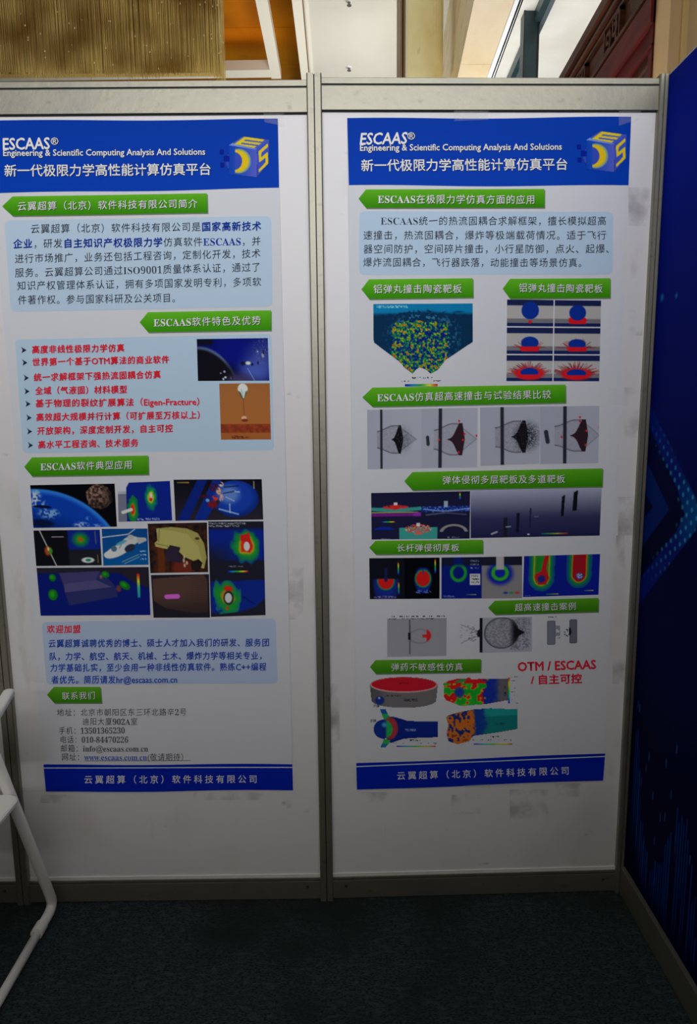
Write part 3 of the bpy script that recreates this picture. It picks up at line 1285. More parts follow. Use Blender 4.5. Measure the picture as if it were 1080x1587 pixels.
GREEN = (76, 158, 22)
WHITE = (238, 240, 240)


def heading(sf, par, tip, tl, tr, br, bl, s, t0, t1, size, k=1.0, name='arrow_heading'):
    """green arrow-shaped heading with raised-looking white lettering; k = tone in the photograph"""
    w = tr[0] - tip[0]
    fr_ = (tl[0] - tip[0]) / w
    q = ((tip[0], tl[1]), tr, br, (tip[0], bl[1]))
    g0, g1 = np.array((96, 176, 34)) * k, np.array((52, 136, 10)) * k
    sh = patch(sf, name, (q[0][0] + 1.5, q[0][1] + 2), (q[1][0] + 1.3, q[1][1] + 2), (q[2][0] + 1.3, q[2][1] + 2), (q[3][0] + 1.5, q[3][1] + 2),
               tuple(np.array((118, 128, 112)) * k), 0.0004, par, Arrow(fr_))
    fc = patch(sf, 'arrow_face', *q, GREEN, 0.0007, sh, Arrow(fr_),
               colf=lambda U, V, P: albedo(g0 * (1 - V[..., None]) + g1 * V[..., None], float(tl[1])))
    text(sf, 'lettering', (serif(s), tuple(np.array(WHITE) * k), 0.0), t0, t1, size, sh, off=0.004, shadow=((30 * k, 62 * k, 16 * k), ((0.9, 0.9),)), layer=0.0014)
    return sh


BOXC = (176, 198, 222)


def tint_box(sf, par, q, col, rw_=0.025, rh=0.08, name='tinted_box'):
    return patch(sf, name, *q, col, 0.0004, par, Round(rw_, rh))


def poster(sf, label, corners, loc):
    root = empty('poster', loc, cat='poster', label=label, group='printed posters on the back wall')
    q = corners
    tl, tr, br, bl = [np.array(p, float) for p in q]
    patch(sf, 'paper_sheet', tl, tr, br, bl, (218, 218, 226), 0.0, root, wob=0.8,
          colf=lambda U, V, P: np.broadcast_to(np.array((0.735, 0.745, 0.80)), U.shape + (3,)))
    return root


def logo(sf, par, dx, dy):
    g = lambda x, y: (330 + x / 10.8 + dx, 200 + y / 10.8 + dy)
    p = Pic(336 + dx, 208 + dy, 422 + dx, 278 + dy)
    P = lambda pts, c, a=1.0: p.poly([g(*t) for t in pts], c, a)
    E_ = (222, 198, 30)
    P([(265, 275), (500, 125), (945, 185), (735, 335)], (70, 90, 190))
    P([(265, 275), (735, 335), (740, 810), (560, 790), (265, 760)], (58, 84, 190))
    m = p.pm([g(*t) for t in [(265, 275), (735, 335), (740, 810), (265, 760)]])
    t = np.clip((p.X - g(265, 0)[0]) / 42, 0, 1)
    m2 = m * 1.0
    p.C = np.where(m2[..., None] > 0, np.array((8, 66, 176)) * (1 - t[..., None]) + np.array((84, 96, 196)) * t[..., None], p.C)
    P([(735, 335), (945, 185), (930, 580), (745, 800)], (62, 80, 188))
    P([(265, 275), (330, 240), (430, 275), (735, 335), (700, 345)], (120, 150, 215))
    # E on top
    P([(365, 255), (530, 135), (860, 180), (825, 218), (545, 180), (520, 205), (805, 238), (770, 270), (490, 232), (460, 255), (730, 290), (690, 322), (420, 268)], E_)
    # S on the side
    P([(760, 380), (915, 245), (920, 300), (810, 400), (805, 480), (915, 385), (925, 580), (770, 725), (765, 680), (880, 560), (880, 480), (775, 560)], E_)
    # swirl
    cx, cy = g(430, 540)
    for r, o, c in ((205, 0, (130, 160, 150)), (190, -14, (200, 190, 60)), (170, -26, (58, 84, 190)), (0, 0, None)):
        if c:
            p.el(cx + o / 10.8, cy, r / 10.8, r / 10.8, c, 0.04, amt=0.95)
    p.el(g(400, 0)[0], cy, 185 / 10.8, 172 / 10.8, (226, 190, 24), 0.04)
    p.el(g(350, 0)[0], cy, 140 / 10.8, 150 / 10.8, (52, 76, 184), 0.05)
    wedge = m * (p.X < g(375, 0)[0])
    tt = np.clip((p.X - g(265, 0)[0]) / 10, 0, 1)
    p.over(wedge, np.array((8, 66, 176)) * (1 - tt[..., None]) + np.array((30, 74, 182)) * tt[..., None])
    for (x, y, s) in ((152, 392, 36), (232, 502, 48), (158, 605, 36)):
        a, b = g(x - s, y - s), g(x + s, y + s)
        p.rect(a[0], a[1], b[0], b[1], (4, 30, 150), 0.6)
    m3 = smooth(0.2, 0.6, p.A)
    p.build(sf, 'logo', ((p.x0, p.y0), (p.x1, p.y0), (p.x1, p.y1), (p.x0, p.y1)), par, off=0.0008)


NAVY = (18, 52, 150)
INK = (44, 52, 66)
RED = (206, 30, 44)


def header(sf, root, q, dx, dy, ital):
    band = patch(sf, 'header_band', *q, (2, 66, 184), 0.0004, root, wob=1.0,
                 colf=lambda U, V, P: albedo((1, 60, 172), 240.0) * (0.9 + 0.2 * V[..., None]))
    SH = ((6, 30, 90), ((-0.6, 0.5), (1.0, 1.0), (0.9, -0.4)))
    j = []
    text(sf, '', ('ESCAAS', (240, 240, 238), 0.02), (4 + dx, 224 + dy), (78 + dx, 222.5 + dy), 25.5, None, kai=False, off=0.012, shadow=SH, ital=ital, center=0.34, join=j)
    text(sf, '', ('®', (236, 236, 236), 0.0), (79 + dx, 219.5 + dy), (91 + dx, 219 + dy), 15.5, None, kai=False, off=0.006, shadow=SH, center=0.36, join=j)
    text(sf, '', ('Engineering & Scientific Computing Analysis And Solutions', (236, 236, 232), 0.0), (5 + dx, 237.5 + dy), (318.5 + dx, 235.5 + dy), 14, None,
         kai=False, off=0.016, shadow=SH, center=0.34, join=j)
    text(sf, '', ('新一代极限力学高性能计算仿真平台', (238, 236, 230), 0.0), (7 + dx, 265 + dy), (328 + dx, 262.5 + dy), 20, None, kai=False, off=0.012, shadow=SH, join=j)
    flush(j, 'lettering', band)
    logo(sf, band, dx * 1.002, dy)
    return band


def footer(sf, root, q, ytop, t0, t1):
    tl, tr, br, bl = q
    band = patch(sf, 'footer_band', *q, (2, 15, 90), 0.0004, root, wob=0.7)
    patch(sf, 'footer_line', (tl[0], tl[1] + 4.2), (tr[0], tr[1] + 4.2), (tr[0], tr[1] + 5.6), (tl[0], tl[1] + 5.6), (112, 128, 170), 0.0007, band)
    text(sf, 'lettering', ('云翼超算（北京）软件科技有限公司', (168, 176, 190), 0.0), t0, t1, 13.6, band, kai=False, off=0.006, spaced=True)
    return band


# ------------------------------------------------------------------ left poster
ident = lambda p: p
SL = Surf(ident, 0.3)
lx = on_plane(np.float64(240), np.float64(1226), SL.P0, SL.N)
PL = poster(SL, 'left poster beside the folding chair, blue header, eight red bullet lines and nine-picture collage',
            ((-22, 186), (430.5, 184), (454, 1225), (71.5, 1227)), (float(lx[0]), float(lx[1]), float(lx[2])))
header(SL, PL, ((-22, 187.5), (430.5, 185), (432.5, 292), (-12.5, 300)), 0, 0, 0.0)
heading(SL, PL, (4, 320), (20, 305), (321, 300), (322, 330), (20, 335), '云翼超算（北京）软件科技有限公司简介', (27, 320), (307, 316), 15.6)
b1 = tint_box(SL, PL, ((7, 342), (420.5, 335), (422.7, 475), (17.6, 483.5)), (178, 199, 224), 0.02, 0.06)
j = []
D, Bq = 0.0, 0.022
T = lambda segs, a, b, sz=16.2, off=0.0: text(SL, '', segs, a, b, sz, None, join=j, off=off)
T([('云翼超算（北京）软件科技有限公司是', INK, D), ('国家高新技术', NAVY, Bq)], (47.2, 354.8), (405.6, 350.6))
T([('企业', NAVY, Bq), ('，研发', INK, D), ('自主知识产权极限力学', NAVY, Bq), ('仿真软件', INK, D), (serif('ESCAAS'), NAVY, 0.0), ('，并', INK, D)], (20.4, 378), (405, 373.8))
T([('进行市场推广，业务还包括工程咨询，定制化开发，技术', INK, D)], (22.7, 401), (404.6, 392.8))
T([('服务。云翼超算公司通过', INK, D), (serif('ISO9001'), INK, -0.012), ('质量体系认证，通过了', INK, D)], (23, 423), (404.6, 414))
T([('知识产权管理体系认证，拥有多项国家发明专利，多项软', INK, D)], (26.4, 443), (405.6, 436.8))
T([('件著作权。参与国家科研及公关项目。', INK, D)], (27.8, 465), (281, 461.5))
flush(j, 'body_text', b1)
heading(SL, PL, (216.5, 499), (229.5, 484), (420, 481), (420.3, 512), (230, 515), 'ESCAAS软件特色及优势', (238, 500), (405, 496.5), 16)
b2 = tint_box(SL, PL, ((24, 526.5), (421, 517.7), (424.5, 697.8), (36, 702)), (158, 180, 208), 0.015, 0.04)
items = [('高度非线性极限力学仿真', 49.5, 541.8, 193.5, 539), ('世界第一个基于OTM算法的商业软件', 50, 561.2, 263, 557), ('统一求解框架下强热流固耦合仿真', 52.3, 584.8, 250, 580.2),
         ('全域（气液固）材料模型', 54.6, 605.6, 197.7, 603.3), ('基于物理的裂纹扩展算法（Eigen-Fracture）', 55, 625, 318.5, 621.9),
         ('高效超大规模并行计算（可扩展至万核以上）', 56, 646.4, 318.5, 642.7), ('开放架构，深度定制开发，自主可控', 57.4, 667.7, 268.5, 663.5), ('高水平工程咨询、技术服务', 58.8, 689, 215, 686)]
for s, xa, ya, xb, yb in items:
    text(SL, '', (s, RED, 0.0), (xa, ya), (xb, yb), 13.8, None, join=j, off=0.022, shadow=((150, 120, 150), ((0.8, 0.8),)))
flush(j, 'bullet_text', b2)
for (s, xa, ya, xb, yb), bx in zip(items, (33.3, 34.8, 37, 38, 39.5, 41, 42, 43.3)):
    by = ya + 1.0
    P = np.array([(bx, by - 5.5), (bx + 8.5, by), (bx + 2.6, by - 0.2), (bx + 0.8, by + 4.6), (bx + 8.5, by + 0.0)])
    W = SL.put(P[:, 0], P[:, 1], np.full(5, 0.0012))
    mesh_np('bullet_mark', W, np.array([[0, 2, 1], [2, 3, 4]]), M_PRINT, np.array([albedo((90, 104, 128), by), albedo((26, 36, 62), by), albedo((26, 36, 62), by), albedo((26, 36, 62), by), albedo((14, 22, 48), by)]), parent=b2)

# satellite picture
q = ((305, 525.5), (415, 524), (417.5, 590), (307, 590.5))
p = Pic(305, 525, 417, 590, (6, 12, 70))
g = lambda x, y: (290 + x / 7.714, 515 + y / 7.714)
p.el(365, 545, 55, 38, (4, 14, 118), 0.9)
p.el(405, 560, 22, 30, (52, 66, 140), 0.9, 30)
p.el(395, 575, 20, 14, (66, 84, 170), 0.9)
p.el(*g(120, 900), 68, 94, (150, 180, 230), 0.03)
p.el(*g(112, 912), 68, 94, (10, 12, 22), 0.05)
p.el(335, 585, 30, 22, (14, 12, 20), 0.6)
p.rect(305, 525, 330, 535, (10, 12, 26), 4)
p.el(372, 590, 20, 10, (60, 52, 92), 0.8)
for (x, y, a, b, c) in ((730, 370, 4, 2.6, (200, 206, 190)), (665, 372, 3.6, 3, (14, 22, 50)), (778, 385, 2, 2, (14, 20, 60)), (850, 368, 1.6, 2.2, (16, 22, 60)), (910, 280, 1.8, 3.5, (150, 150, 170)),
                         (918, 240, 1.2, 3.6, (14, 16, 30)), (848, 235, 1.2, 1.6, (150, 160, 190)), (440, 468, 1.7, 1.7, (150, 160, 190)), (395, 486, 1.3, 1, (140, 150, 180)), (450, 535, 1.9, 1.6, (170, 180, 200)), (425, 555, 1.4, 1.8, (180, 190, 210)), (515, 545, 1, 1.8, (90, 80, 100))):
    p.el(*g(x, y), a, b, c, 0.3)
p.line(*g(720, 430), *g(800, 575), 0.8, (120, 160, 230))
p.speck(p.er(408, 545, 16, 22) < 1, 0.22, (110, 120, 180), 1.2, .6)
p.build(SL, 'picture', q, b2)
# parachute picture
q = ((340, 594.5), (418, 594), (420, 681), (342.5, 681.5))
p = Pic(340, 594, 419, 681, (146, 92, 46))
p.grad((146, 92, 50), (158, 96, 44))
p.rect(340, 657, 420, 670, (126, 48, 26), 1.2)
p.mott((p.Y > 657) * (p.Y < 671) * .6, 5, [(0, (104, 44, 26)), (1, (150, 66, 36))])
p.rect(340, 671, 420, 682, (146, 84, 42), 1)
p.speck((p.er(368, 677, 16, 2.4) < 1) * 1.0, .5, (92, 46, 24), 1.5)
p.el(376.5, 603, 7.8, 8.5, (206, 216, 206), 0.08)
p.poly([(369, 605), (384, 605), (378.5, 617), (375, 617)], (186, 200, 190))
p.poly([(369, 605), (373, 608), (377, 618), (375, 618)], (60, 76, 50))
p.poly([(384, 605), (381, 607), (378, 618), (379, 617)], (60, 76, 50))
p.line(374, 602, 376.5, 614, 0.8, (120, 150, 150))
p.line(377, 617, 377.8, 643, 0.7, (98, 58, 34))
p.el(377.5, 647.5, 4.2, 3, (222, 160, 126), 0.2)
p.el(378.5, 651, 5, 2.2, (106, 40, 24), 0.3)
p.build(SL, 'picture', q, b2)

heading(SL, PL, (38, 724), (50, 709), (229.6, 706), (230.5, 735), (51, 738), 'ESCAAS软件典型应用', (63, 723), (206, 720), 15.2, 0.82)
# collage
g1 = lambda x, y: (40 + x / 5.4, 740 + y / 5.4)
g2 = lambda x, y: (220 + x / 5.4, 735 + y / 5.4)
q = ((47.2, 751.8), (177.8, 749.4), (181.5, 816), (52.3, 818))
p = Pic(47, 750, 181, 818, (5, 6, 10))
cx, cy, R = 50, 905, 148
r = np.hypot(p.X - cx, (p.Y - cy))
p.over(smooth(R + 2.5, R - 1, r), (40, 110, 200))
p.over(smooth(R, R - 10, r), (8, 52, 150))
p.over(smooth(R - 22, R - 60, r) * .6, (6, 26, 90))
for (x, y, a, b, c, al) in ((80, 140, 9, 9, (150, 170, 195), .8), (90, 210, 15, 7, (140, 165, 200), .8), (180, 295, 18, 9, (110, 150, 190), .9), (70, 180, 5, 12, (180, 190, 200), .7), (455, 400, 12, 5, (150, 175, 205), .8), (520, 345, 5, 3, (90, 140, 200), .7), (580, 410, 12, 3, (120, 160, 210), .7)):
    m = smooth(1.3, .5, p.er(*g1(x, y), a, b)) * smooth(.3, .6, vnoise(p.X, p.Y, 2.6, 8)) * (r < R)
    p.over(m * al, c)
p.over((smooth(1.1, .8, p.er(*g1(130, 240), 16, 2.5, 5))), (6, 16, 46))
p.over((smooth(1.1, .6, p.er(*g1(110, 380), 24, 7, 5))) * .8, (5, 12, 36))
m = smooth(1.05, .95, p.er(*g1(620, 160), 21, 19.5) * (1 + .16 * (vnoise(p.X, p.Y, 7, 2) - .5)))
p.mott(m, 3.2, [(0, (40, 28, 24)), (1, (132, 104, 92))])
p.over(smooth(.2, 1.3, p.er(*g1(560, 130), 30, 28)) * m * .6, (10, 8, 8))
p.build(SL, 'picture', q, PL)

q = ((182.5, 748.6), (263.3, 745.3), (267, 806.5), (184, 808.5))
p = Pic(182.5, 746, 266, 808, (10, 30, 120))
p.over((p.X < 196) * 1.0, (150, 150, 160))
p.over(smooth(776, 806, p.Y) * (p.X < 196), (60, 62, 80))
p.over(p.pm([(182, 740), (204, 740), (196, 754), (196, 760), (182, 760)]), (176, 177, 186))
p.rings(206, 790, 9, 25, [(0, (190, 30, 20)), (.25, (190, 120, 30)), (.45, (26, 128, 40)), (.85, (16, 96, 60)), (1, (10, 30, 120))], wob=.3)
p.over((p.X < 196) * (p.Y < 808) * (p.Y > 764), np.array((100, 102, 118)))
p.rings(234.5, 771, 11, 22, [(0, (210, 60, 30)), (.22, (190, 40, 20)), (.33, (190, 180, 40)), (.48, (26, 140, 50)), (.7, (12, 104, 90)), (1, (10, 34, 124))], wob=.3)
p.el(234.5, 770, 2.3, 6, (232, 200, 180), .2)
p.el(234.5, 774, 1.8, 3, (170, 30, 20), .3)
p.el(205, 789, 3, 8, (196, 30, 20), .3)
p.line(190, 793, 203, 789, 5, (206, 206, 190))
p.scrawl(212, 804.8, 246, 3.0, (190, 200, 215))
p.build(SL, 'picture', q, PL)

q = ((269, 743.4), (405.6, 742.5), (408, 805), (272, 807))
p = Pic(269, 743, 407, 806, (16, 18, 30))
p.grad((10, 12, 22), (36, 32, 44))
p.poly([(306, 744), (322, 744), (290, 806), (272, 806)], (10, 30, 110))
p.poly([(344, 744), (330, 744), (298, 806), (316, 806), (336, 778)], (12, 36, 122))
p.el(*g2(780, 205), 36, 28, (18, 52, 150), .04)
p.over(smooth(1.0, .3, p.er(*g2(730, 170), 24, 20)) * .7, (110, 140, 190))
p.over(smooth(.7, 1.1, p.er(*g2(770, 190), 36, 28)) * smooth(1.04, .98, p.er(*g2(780, 205), 36, 28)) * .6, (6, 24, 84))
for a, b in (((690, 110), (810, 100)), ((680, 160), (800, 140))):
    p.line(*g2(*a), *g2(*b), 1.4, (14, 20, 40))
for a, b, w_ in (((640, 290), (800, 335), 2.2), ((730, 250), (730, 320), 2), ((700, 190), (770, 225), 1.5), ((780, 145), (815, 150), 2.4)):
    p.line(*g2(*a), *g2(*b), w_, (150, 176, 214), .8)
for (x, y, a, b, c) in ((665, 85, 4, 4, (206, 170, 140)), (640, 140, 4, 6, (200, 150, 110)), (660, 195, 3.5, 6, (196, 150, 130)), (610, 200, 5, 5, (200, 50, 34)), (585, 250, 8, 6, (110, 20, 22)), (600, 110, 7, 6, (70, 14, 26)), (545, 217, 3, 2.6, (90, 150, 220)), (630, 235, 3, 4, (40, 30, 30)), (520, 180, 8, 3, (60, 14, 40))):
    m = smooth(1.2, .7, p.er(*g2(x, y), a, b)) * smooth(.25, .5, vnoise(p.X, p.Y, 2.2, 6))
    p.over(m, c)
p.bar(274, 746.8, 293, 748.4, [(0, (90, 90, 60)), (1, (170, 120, 60))])
p.rect(393.5, 746, 395, 758, (150, 140, 120))
p.build(SL, 'picture', q, PL)

q = ((52.3, 822), (155, 820.7), (158, 875.8), (56.5, 877))
p = Pic(52.5, 821, 157, 876.5, (12, 13, 18))
p.rect(106, 820, 158, 852, (12, 30, 116), 2)
p.rings(125.5, 836, 16, 14, [(0, (170, 60, 20)), (.22, (120, 100, 20)), (.4, (24, 124, 30)), (.7, (12, 80, 90)), (1, (12, 30, 116))])
p.rect(106, 852, 158, 878, (24, 26, 34), 1)
p.line(62, 821, 74, 850, 1.8, (150, 150, 150))
p.line(74, 850, 85.5, 877, 1.8, (150, 150, 150))
p.el(73, 853, 5, 7, (150, 60, 24), .4)
p.el(77, 853, 3.4, 5, (60, 120, 40), .4)
p.el(74, 850, 1.6, 3, (200, 170, 130), .4)
p.line(81, 831.5, 99, 831.5, 1.4, (140, 130, 140))
p.el(135.5, 868, 10, 4.2, (190, 200, 200), .2)
p.el(136, 868, 4.5, 2.2, (20, 110, 90), .2)
p.line(149, 824, 149.5, 842, 1, (90, 110, 90))
p.line(151, 860, 151.5, 872, 1, (120, 110, 60))
p.build(SL, 'picture', q, PL)

q = ((158, 819.4), (228.7, 819), (230.5, 875), (160.6, 876.3))
p = Pic(158, 819, 230, 876, (8, 66, 124))
p.grad((10, 58, 120), (6, 74, 134))
hg = (176, 178, 180)
p.line(158, 832.5, 198, 828, 1.5, (170, 180, 190))
p.line(199, 828, 210, 820, 1.5, (160, 170, 180))
p.el(*g1(770, 610), 23, 8.5, hg, .06, -24)
p.el(*g1(700, 640), 10, 5.5, (190, 192, 194), .1, -10)
p.el(*g1(880, 530), 13, 7, (168, 168, 166), .1, -10)
p.poly([g1(930, 500), g1(1010, 505), g1(1015, 530), g1(945, 560)], (150, 152, 156))
p.el(*g1(880, 500), 5, 4, (156, 156, 156), .2)
p.el(*g1(870, 590), 8.8, 5.4, (34, 38, 56), .1, -25)
p.el(*g1(735, 595), 4.5, 4.5, (60, 90, 110), .15, -20)
p.el(*g1(800, 545), 9, 2.4, (70, 140, 160), .3, -22)
p.line(*g1(780, 590), *g1(800, 560), 1.4, (110, 112, 116))
p.line(*g1(800, 705), *g1(945, 645), 0.9, (130, 160, 160))
p.line(*g1(820, 720), *g1(950, 665), 0.9, (130, 160, 160))
for y in (618, 650, 684):
    p.scrawl(*g1(955, y), g1(1005, y)[0], 2.0, (190, 210, 220))
p.build(SL, 'picture', q, PL)

q = ((229, 811.5), (320.8, 809.6), (322.7, 886.5), (233.3, 888))
p = Pic(230, 810.5, 322, 887, (34, 20, 18))
p.mott(np.ones_like(p.X), 9, [(0, (22, 16, 18)), (1, (60, 32, 22))])
p.rect(243, 846, 254, 888, (84, 40, 20), 2)
p.el(282, 880, 18, 12, (92, 34, 24), .3)
hc = (152, 146, 84)
p.poly([g2(*t) for t in ((125, 450), (250, 440), (380, 455), (470, 495), (520, 580), (540, 700), (515, 790), (480, 780), (505, 745), (470, 710), (430, 725), (350, 690), (300, 640), (320, 610), (230, 590), (215, 625), (110, 600), (105, 570), (130, 550))], hc)
p.over(p.pm([g2(*t) for t in ((125, 450), (250, 440), (380, 455), (470, 495), (520, 580), (540, 700), (515, 790), (505, 745), (470, 600), (380, 500), (250, 470))]) * .35, (110, 104, 50))
p.line(*g2(150, 460), *g2(140, 560), 1.4, (110, 104, 56))
p.line(*g2(115, 575), *g2(215, 600), 1.2, (100, 96, 50))
p.el(*g2(465, 540), 3.5, 2, (60, 50, 30), .3)
p.poly([g2(*t) for t in ((230, 595), (320, 620), (300, 660), (340, 700), (330, 740), (200, 720), (190, 640))], (38, 30, 48))
p.poly([g2(*t) for t in ((440, 720), (500, 760), (480, 800), (410, 800), (400, 740))], (30, 22, 24))
for (x, y) in ((350, 690), (370, 740), (350, 760), (345, 720)):
    p.el(*g2(x, y), 1.6, 3, (170, 150, 120), .3)
p.el(*g2(410, 880 - 0), 4, 6, (120, 120, 60), .3)
p.build(SL, 'picture', q, PL)

q = ((322.7, 808), (408.3, 807.8), (411.6, 953), (326.9, 956))
p = Pic(324, 808, 410, 954, (24, 25, 38))
p.rect(323, 820, 411, 868, (10, 30, 122), 4)
p.over(smooth(830, 868, p.Y) * (p.Y < 873) * smooth(385, 325, p.X) * .9, (24, 25, 38))
g3 = lambda x, y: (225 + x / 5.4, 870 + y / 5.4)
p.rings(382.5, 846, 24, 27, [(0, (190, 26, 20)), (.34, (180, 40, 20)), (.45, (170, 140, 30)), (.55, (26, 130, 40)), (.78, (16, 100, 70)), (1, (10, 32, 120))], wob=.35)
p.poly([g2(*t) for t in ((825, 510), (880, 500), (900, 480), (925, 600), (905, 660), (880, 640), (870, 560), (830, 560))], (176, 26, 24))
p.el(*g2(880, 603), 4.6, 7, (216, 220, 218), .12)
p.scrawl(324, 811.5, 382, 2.6, (170, 175, 180))
p.scrawl(324, 815.5, 372, 2.6, (170, 175, 180))
p.scrawl(354, 877.5, 376, 2, (150, 155, 165))
p.bar(352, 884.3, 384, 886.3)
p.rect(325, 900, 411, 948, (10, 30, 116), 2)
p.rings(350, 924, 24, 28, [(0, (170, 60, 24)), (.35, (150, 120, 30)), (.5, (24, 124, 36)), (.8, (20, 110, 70)), (1, (12, 60, 120))], wob=.5)
p.over((p.X > 371) * smooth(371, 373, p.X) * (p.Y > 899) * (p.Y < 950), (12, 32, 116))
p.el(*g3(690, 225), 7, 4.5, (180, 34, 20), .3, 10)
p.el(*g3(690, 300), 8, 11, (26, 40, 40), .15)
p.el(*g3(688, 300), 5.3, 7.4, (216, 220, 216), .12)
p.el(*g3(675, 385), 2, 3, (170, 50, 20), .3)
p.line(*g3(810, 290), *g3(900, 350), 2, (8, 20, 76))
p.poly([(326, 951), (372, 947), (395, 940), (412, 925), (412, 958), (326, 958)], (26, 26, 40))
p.build(SL, 'picture', q, PL)

q = ((57, 880), (230.5, 878.6), (233.3, 953), (63.4, 954))
p = Pic(58, 879, 232, 953.5, (8, 20, 96))
g4 = lambda x, y: (50 + x / 5.684, 870 + y / 5.684)
p.rect(57, 878, 235, 888, (30, 28, 40), 2)
p.poly([g4(*t) for t in ((700, 50), (1040, 50), (1045, 240), (900, 190), (770, 100))], (30, 26, 38))
p.poly([g4(*t) for t in ((240, 100), (600, 85), (720, 200), (750, 310), (310, 385))], (34, 38, 84))
p.poly([g4(*t) for t in ((280, 270), (280, 190), (560, 160), (700, 225))], (66, 62, 104))
p.poly([g4(*t) for t in ((240, 100), (600, 85), (560, 165), (280, 195))], (54, 50, 92))
for (x, y, a, b, an) in ((180, 140, 5.4, 5.6, 0), (172, 290, 7.3, 8.6, 0), (650, 115, 6, 5, 20), (815, 212, 9, 5.6, 35)):
    p.el(*g4(x, y), a, b, (14, 96, 20), .15, an)
    p.el(g4(x, y)[0] - 1, g4(x, y)[1] - 1, a * .5, b * .5, (30, 130, 30), .6, an)
p.el(*g4(760, 240), 4, 5, (90, 46, 50), .4)
p.el(*g4(610, 135), 2, 3, (120, 80, 60), .4)
p.bar(*g4(925, 110), *g4(948, 320), [(0, (30, 120, 150)), (.4, (40, 160, 120)), (.7, (190, 180, 40)), (1, (190, 24, 20))], vert=True)
p.build(SL, 'picture', q, PL)

q = ((234, 891), (324, 889.7), (325.5, 957), (238, 957.3))
p = Pic(236, 890.5, 325, 957, (26, 24, 32))
p.poly([(238, 897), (316, 891), (322, 900), (322, 948), (300, 950), (256, 942), (238, 930)], (70, 50, 44))
m = p.pm([(238, 897), (316, 891), (322, 900), (322, 948), (300, 950), (256, 942), (238, 930)])
p.over(m * smooth(915, 955, p.Y) * .7, (30, 24, 28))
p.over(m * ((np.floor((p.Y + .12 * p.X) / 1.4) % 2) == 0) * smooth(280, 315, p.X) * .35, (34, 26, 26))
p.line(258.5, 924.5, 275.5, 924, 7, (190, 82, 186))
p.build(SL, 'picture', q, PL)

b3 = tint_box(SL, PL, ((65, 964), (427, 958), (430.5, 1059), (72.7, 1061)), (108, 119, 138), 0.018, 0.08)
DN = (22, 40, 104)
T = lambda s, a, b, c=DN, off=0.018, sz=14: text(SL, '', (s, c, 0.0), a, b, sz, None, join=j, off=off)
T('欢迎加盟', (72.7, 974.5), (126, 974.5), (172, 24, 34), .024)
T('云翼超算诚聘优秀的博士、硕士人才加入我们的研发、服务团', (75, 996.8), (418, 995.4))
T('队，力学、航空、航天、机械、土木、爆炸力学等相关专业，', (76.4, 1016.7), (413.4, 1015.7))
T('力学基础扎实，至少会用一种非线性仿真软件。熟练C++编程', (77.8, 1034.3), (413.4, 1032.9))
T('者优先。简历请发hr@escaas.com.cn', (79.6, 1052.8), (275.5, 1052.3))
flush(j, 'body_text', b3)
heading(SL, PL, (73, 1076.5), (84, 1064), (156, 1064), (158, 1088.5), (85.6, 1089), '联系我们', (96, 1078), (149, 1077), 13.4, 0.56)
CI = (42, 42, 44)
T = lambda s, a, b: text(SL, '', (serif(s), CI, 0.0), a, b, 13.2, None, join=j, off=0.0)
T('地址：北京市朝阳区东三环北路辛2号', (88, 1103.7), (290, 1102.8))
T('迪阳大厦902A室', (127.3, 1117.6), (214, 1117.6))
T('手机：13501365230', (91, 1132), (194, 1131))
T('电话：010-84470226', (92.6, 1145.8), (199.5, 1145.4))
T('邮箱：info@escaas.com.cn', (93.5, 1159.3), (230, 1159.3))
text(SL, '', [('网址：', CI, 0.0), (serif('www.escaas.com.cn'), (36, 48, 96), 0.0), ('(敬请期待）', CI, 0.0)], (95, 1172.7), (292, 1172.7), 13.2, None, join=j)
flush(j, 'contact_text', PL)
patch(SL, 'underline', (131, 1178.2), (295, 1178.0), (295, 1178.9), (131, 1179.1), (50, 52, 70), 0.0008, PL)
footer(SL, PL, ((67.5, 1185), (453, 1184), (454, 1224.5), (71.5, 1227)), 0, (130.5, 1207.4), (399, 1207))

# ------------------------------------------------------------------ right poster
SR = Surf(bk, 2.1)
lx = on_plane(np.float64(745), np.float64(1222), SR.P0, SR.N)
PR = poster(SR, 'right poster near the blue side wall, blue header and green headings over simulation pictures',
            ((538, 183), (977.5, 181), (936, 1209), (553, 1224)), (float(lx[0]), float(lx[1]), float(lx[2])))
header(SR, PR, ((538, 184), (977.5, 182), (973.5, 288), (540.5, 288)), 552, -8, 0.14)
HD = lambda *a, **k: heading(SR, PR, *a, **k)
HD((555.5, 307.8), (567, 294), (843.5, 293), (843.5, 321.7), (567, 322.6), 'ESCAAS在极限力学仿真方面的应用', (585, 309), (829.6, 309.6), 16)
b4 = tint_box(SR, PR, ((556.5, 327.7), (950, 328.6), (949, 425.4), (556.5, 426.3)), (178, 200, 226), 0.02, 0.09)
T = lambda s, a, b: text(SR, '', s, a, b, 16, None, join=j)
T([(serif('ESCAAS'), INK, -0.012), ('统一的热流固耦合求解框架，擅长模拟超高', INK, 0.0)], (589.4, 342.5), (939.8, 342.5))
T([('速撞击，热流固耦合，爆炸等极端载荷情况。适于飞行', INK, 0.0)], (562, 364.7), (939.8, 364.7))
T([('器空间防护，空间碎片撞击，小行星防御，点火、起爆、', INK, 0.0)], (562.5, 386), (953, 385.6))
T([('爆炸流固耦合，飞行器跌落，动能撞击等场景仿真。', INK, 0.0)], (562, 406.4), (910, 407.3))
flush(j, 'body_text', b4)
HD((560, 449), (571.8, 433.2), (732.4, 431.4), (733, 461), (572.7, 463.8), '铝弹丸撞击陶瓷靶板', (577.8, 448), (716, 447.6), 15.6)
HD((778.7, 447.6), (790, 432.3), (945, 431.4), (945, 461.5), (791, 463), '铝弹丸撞击陶瓷靶板', (803, 446), (934, 447.6), 15.6)
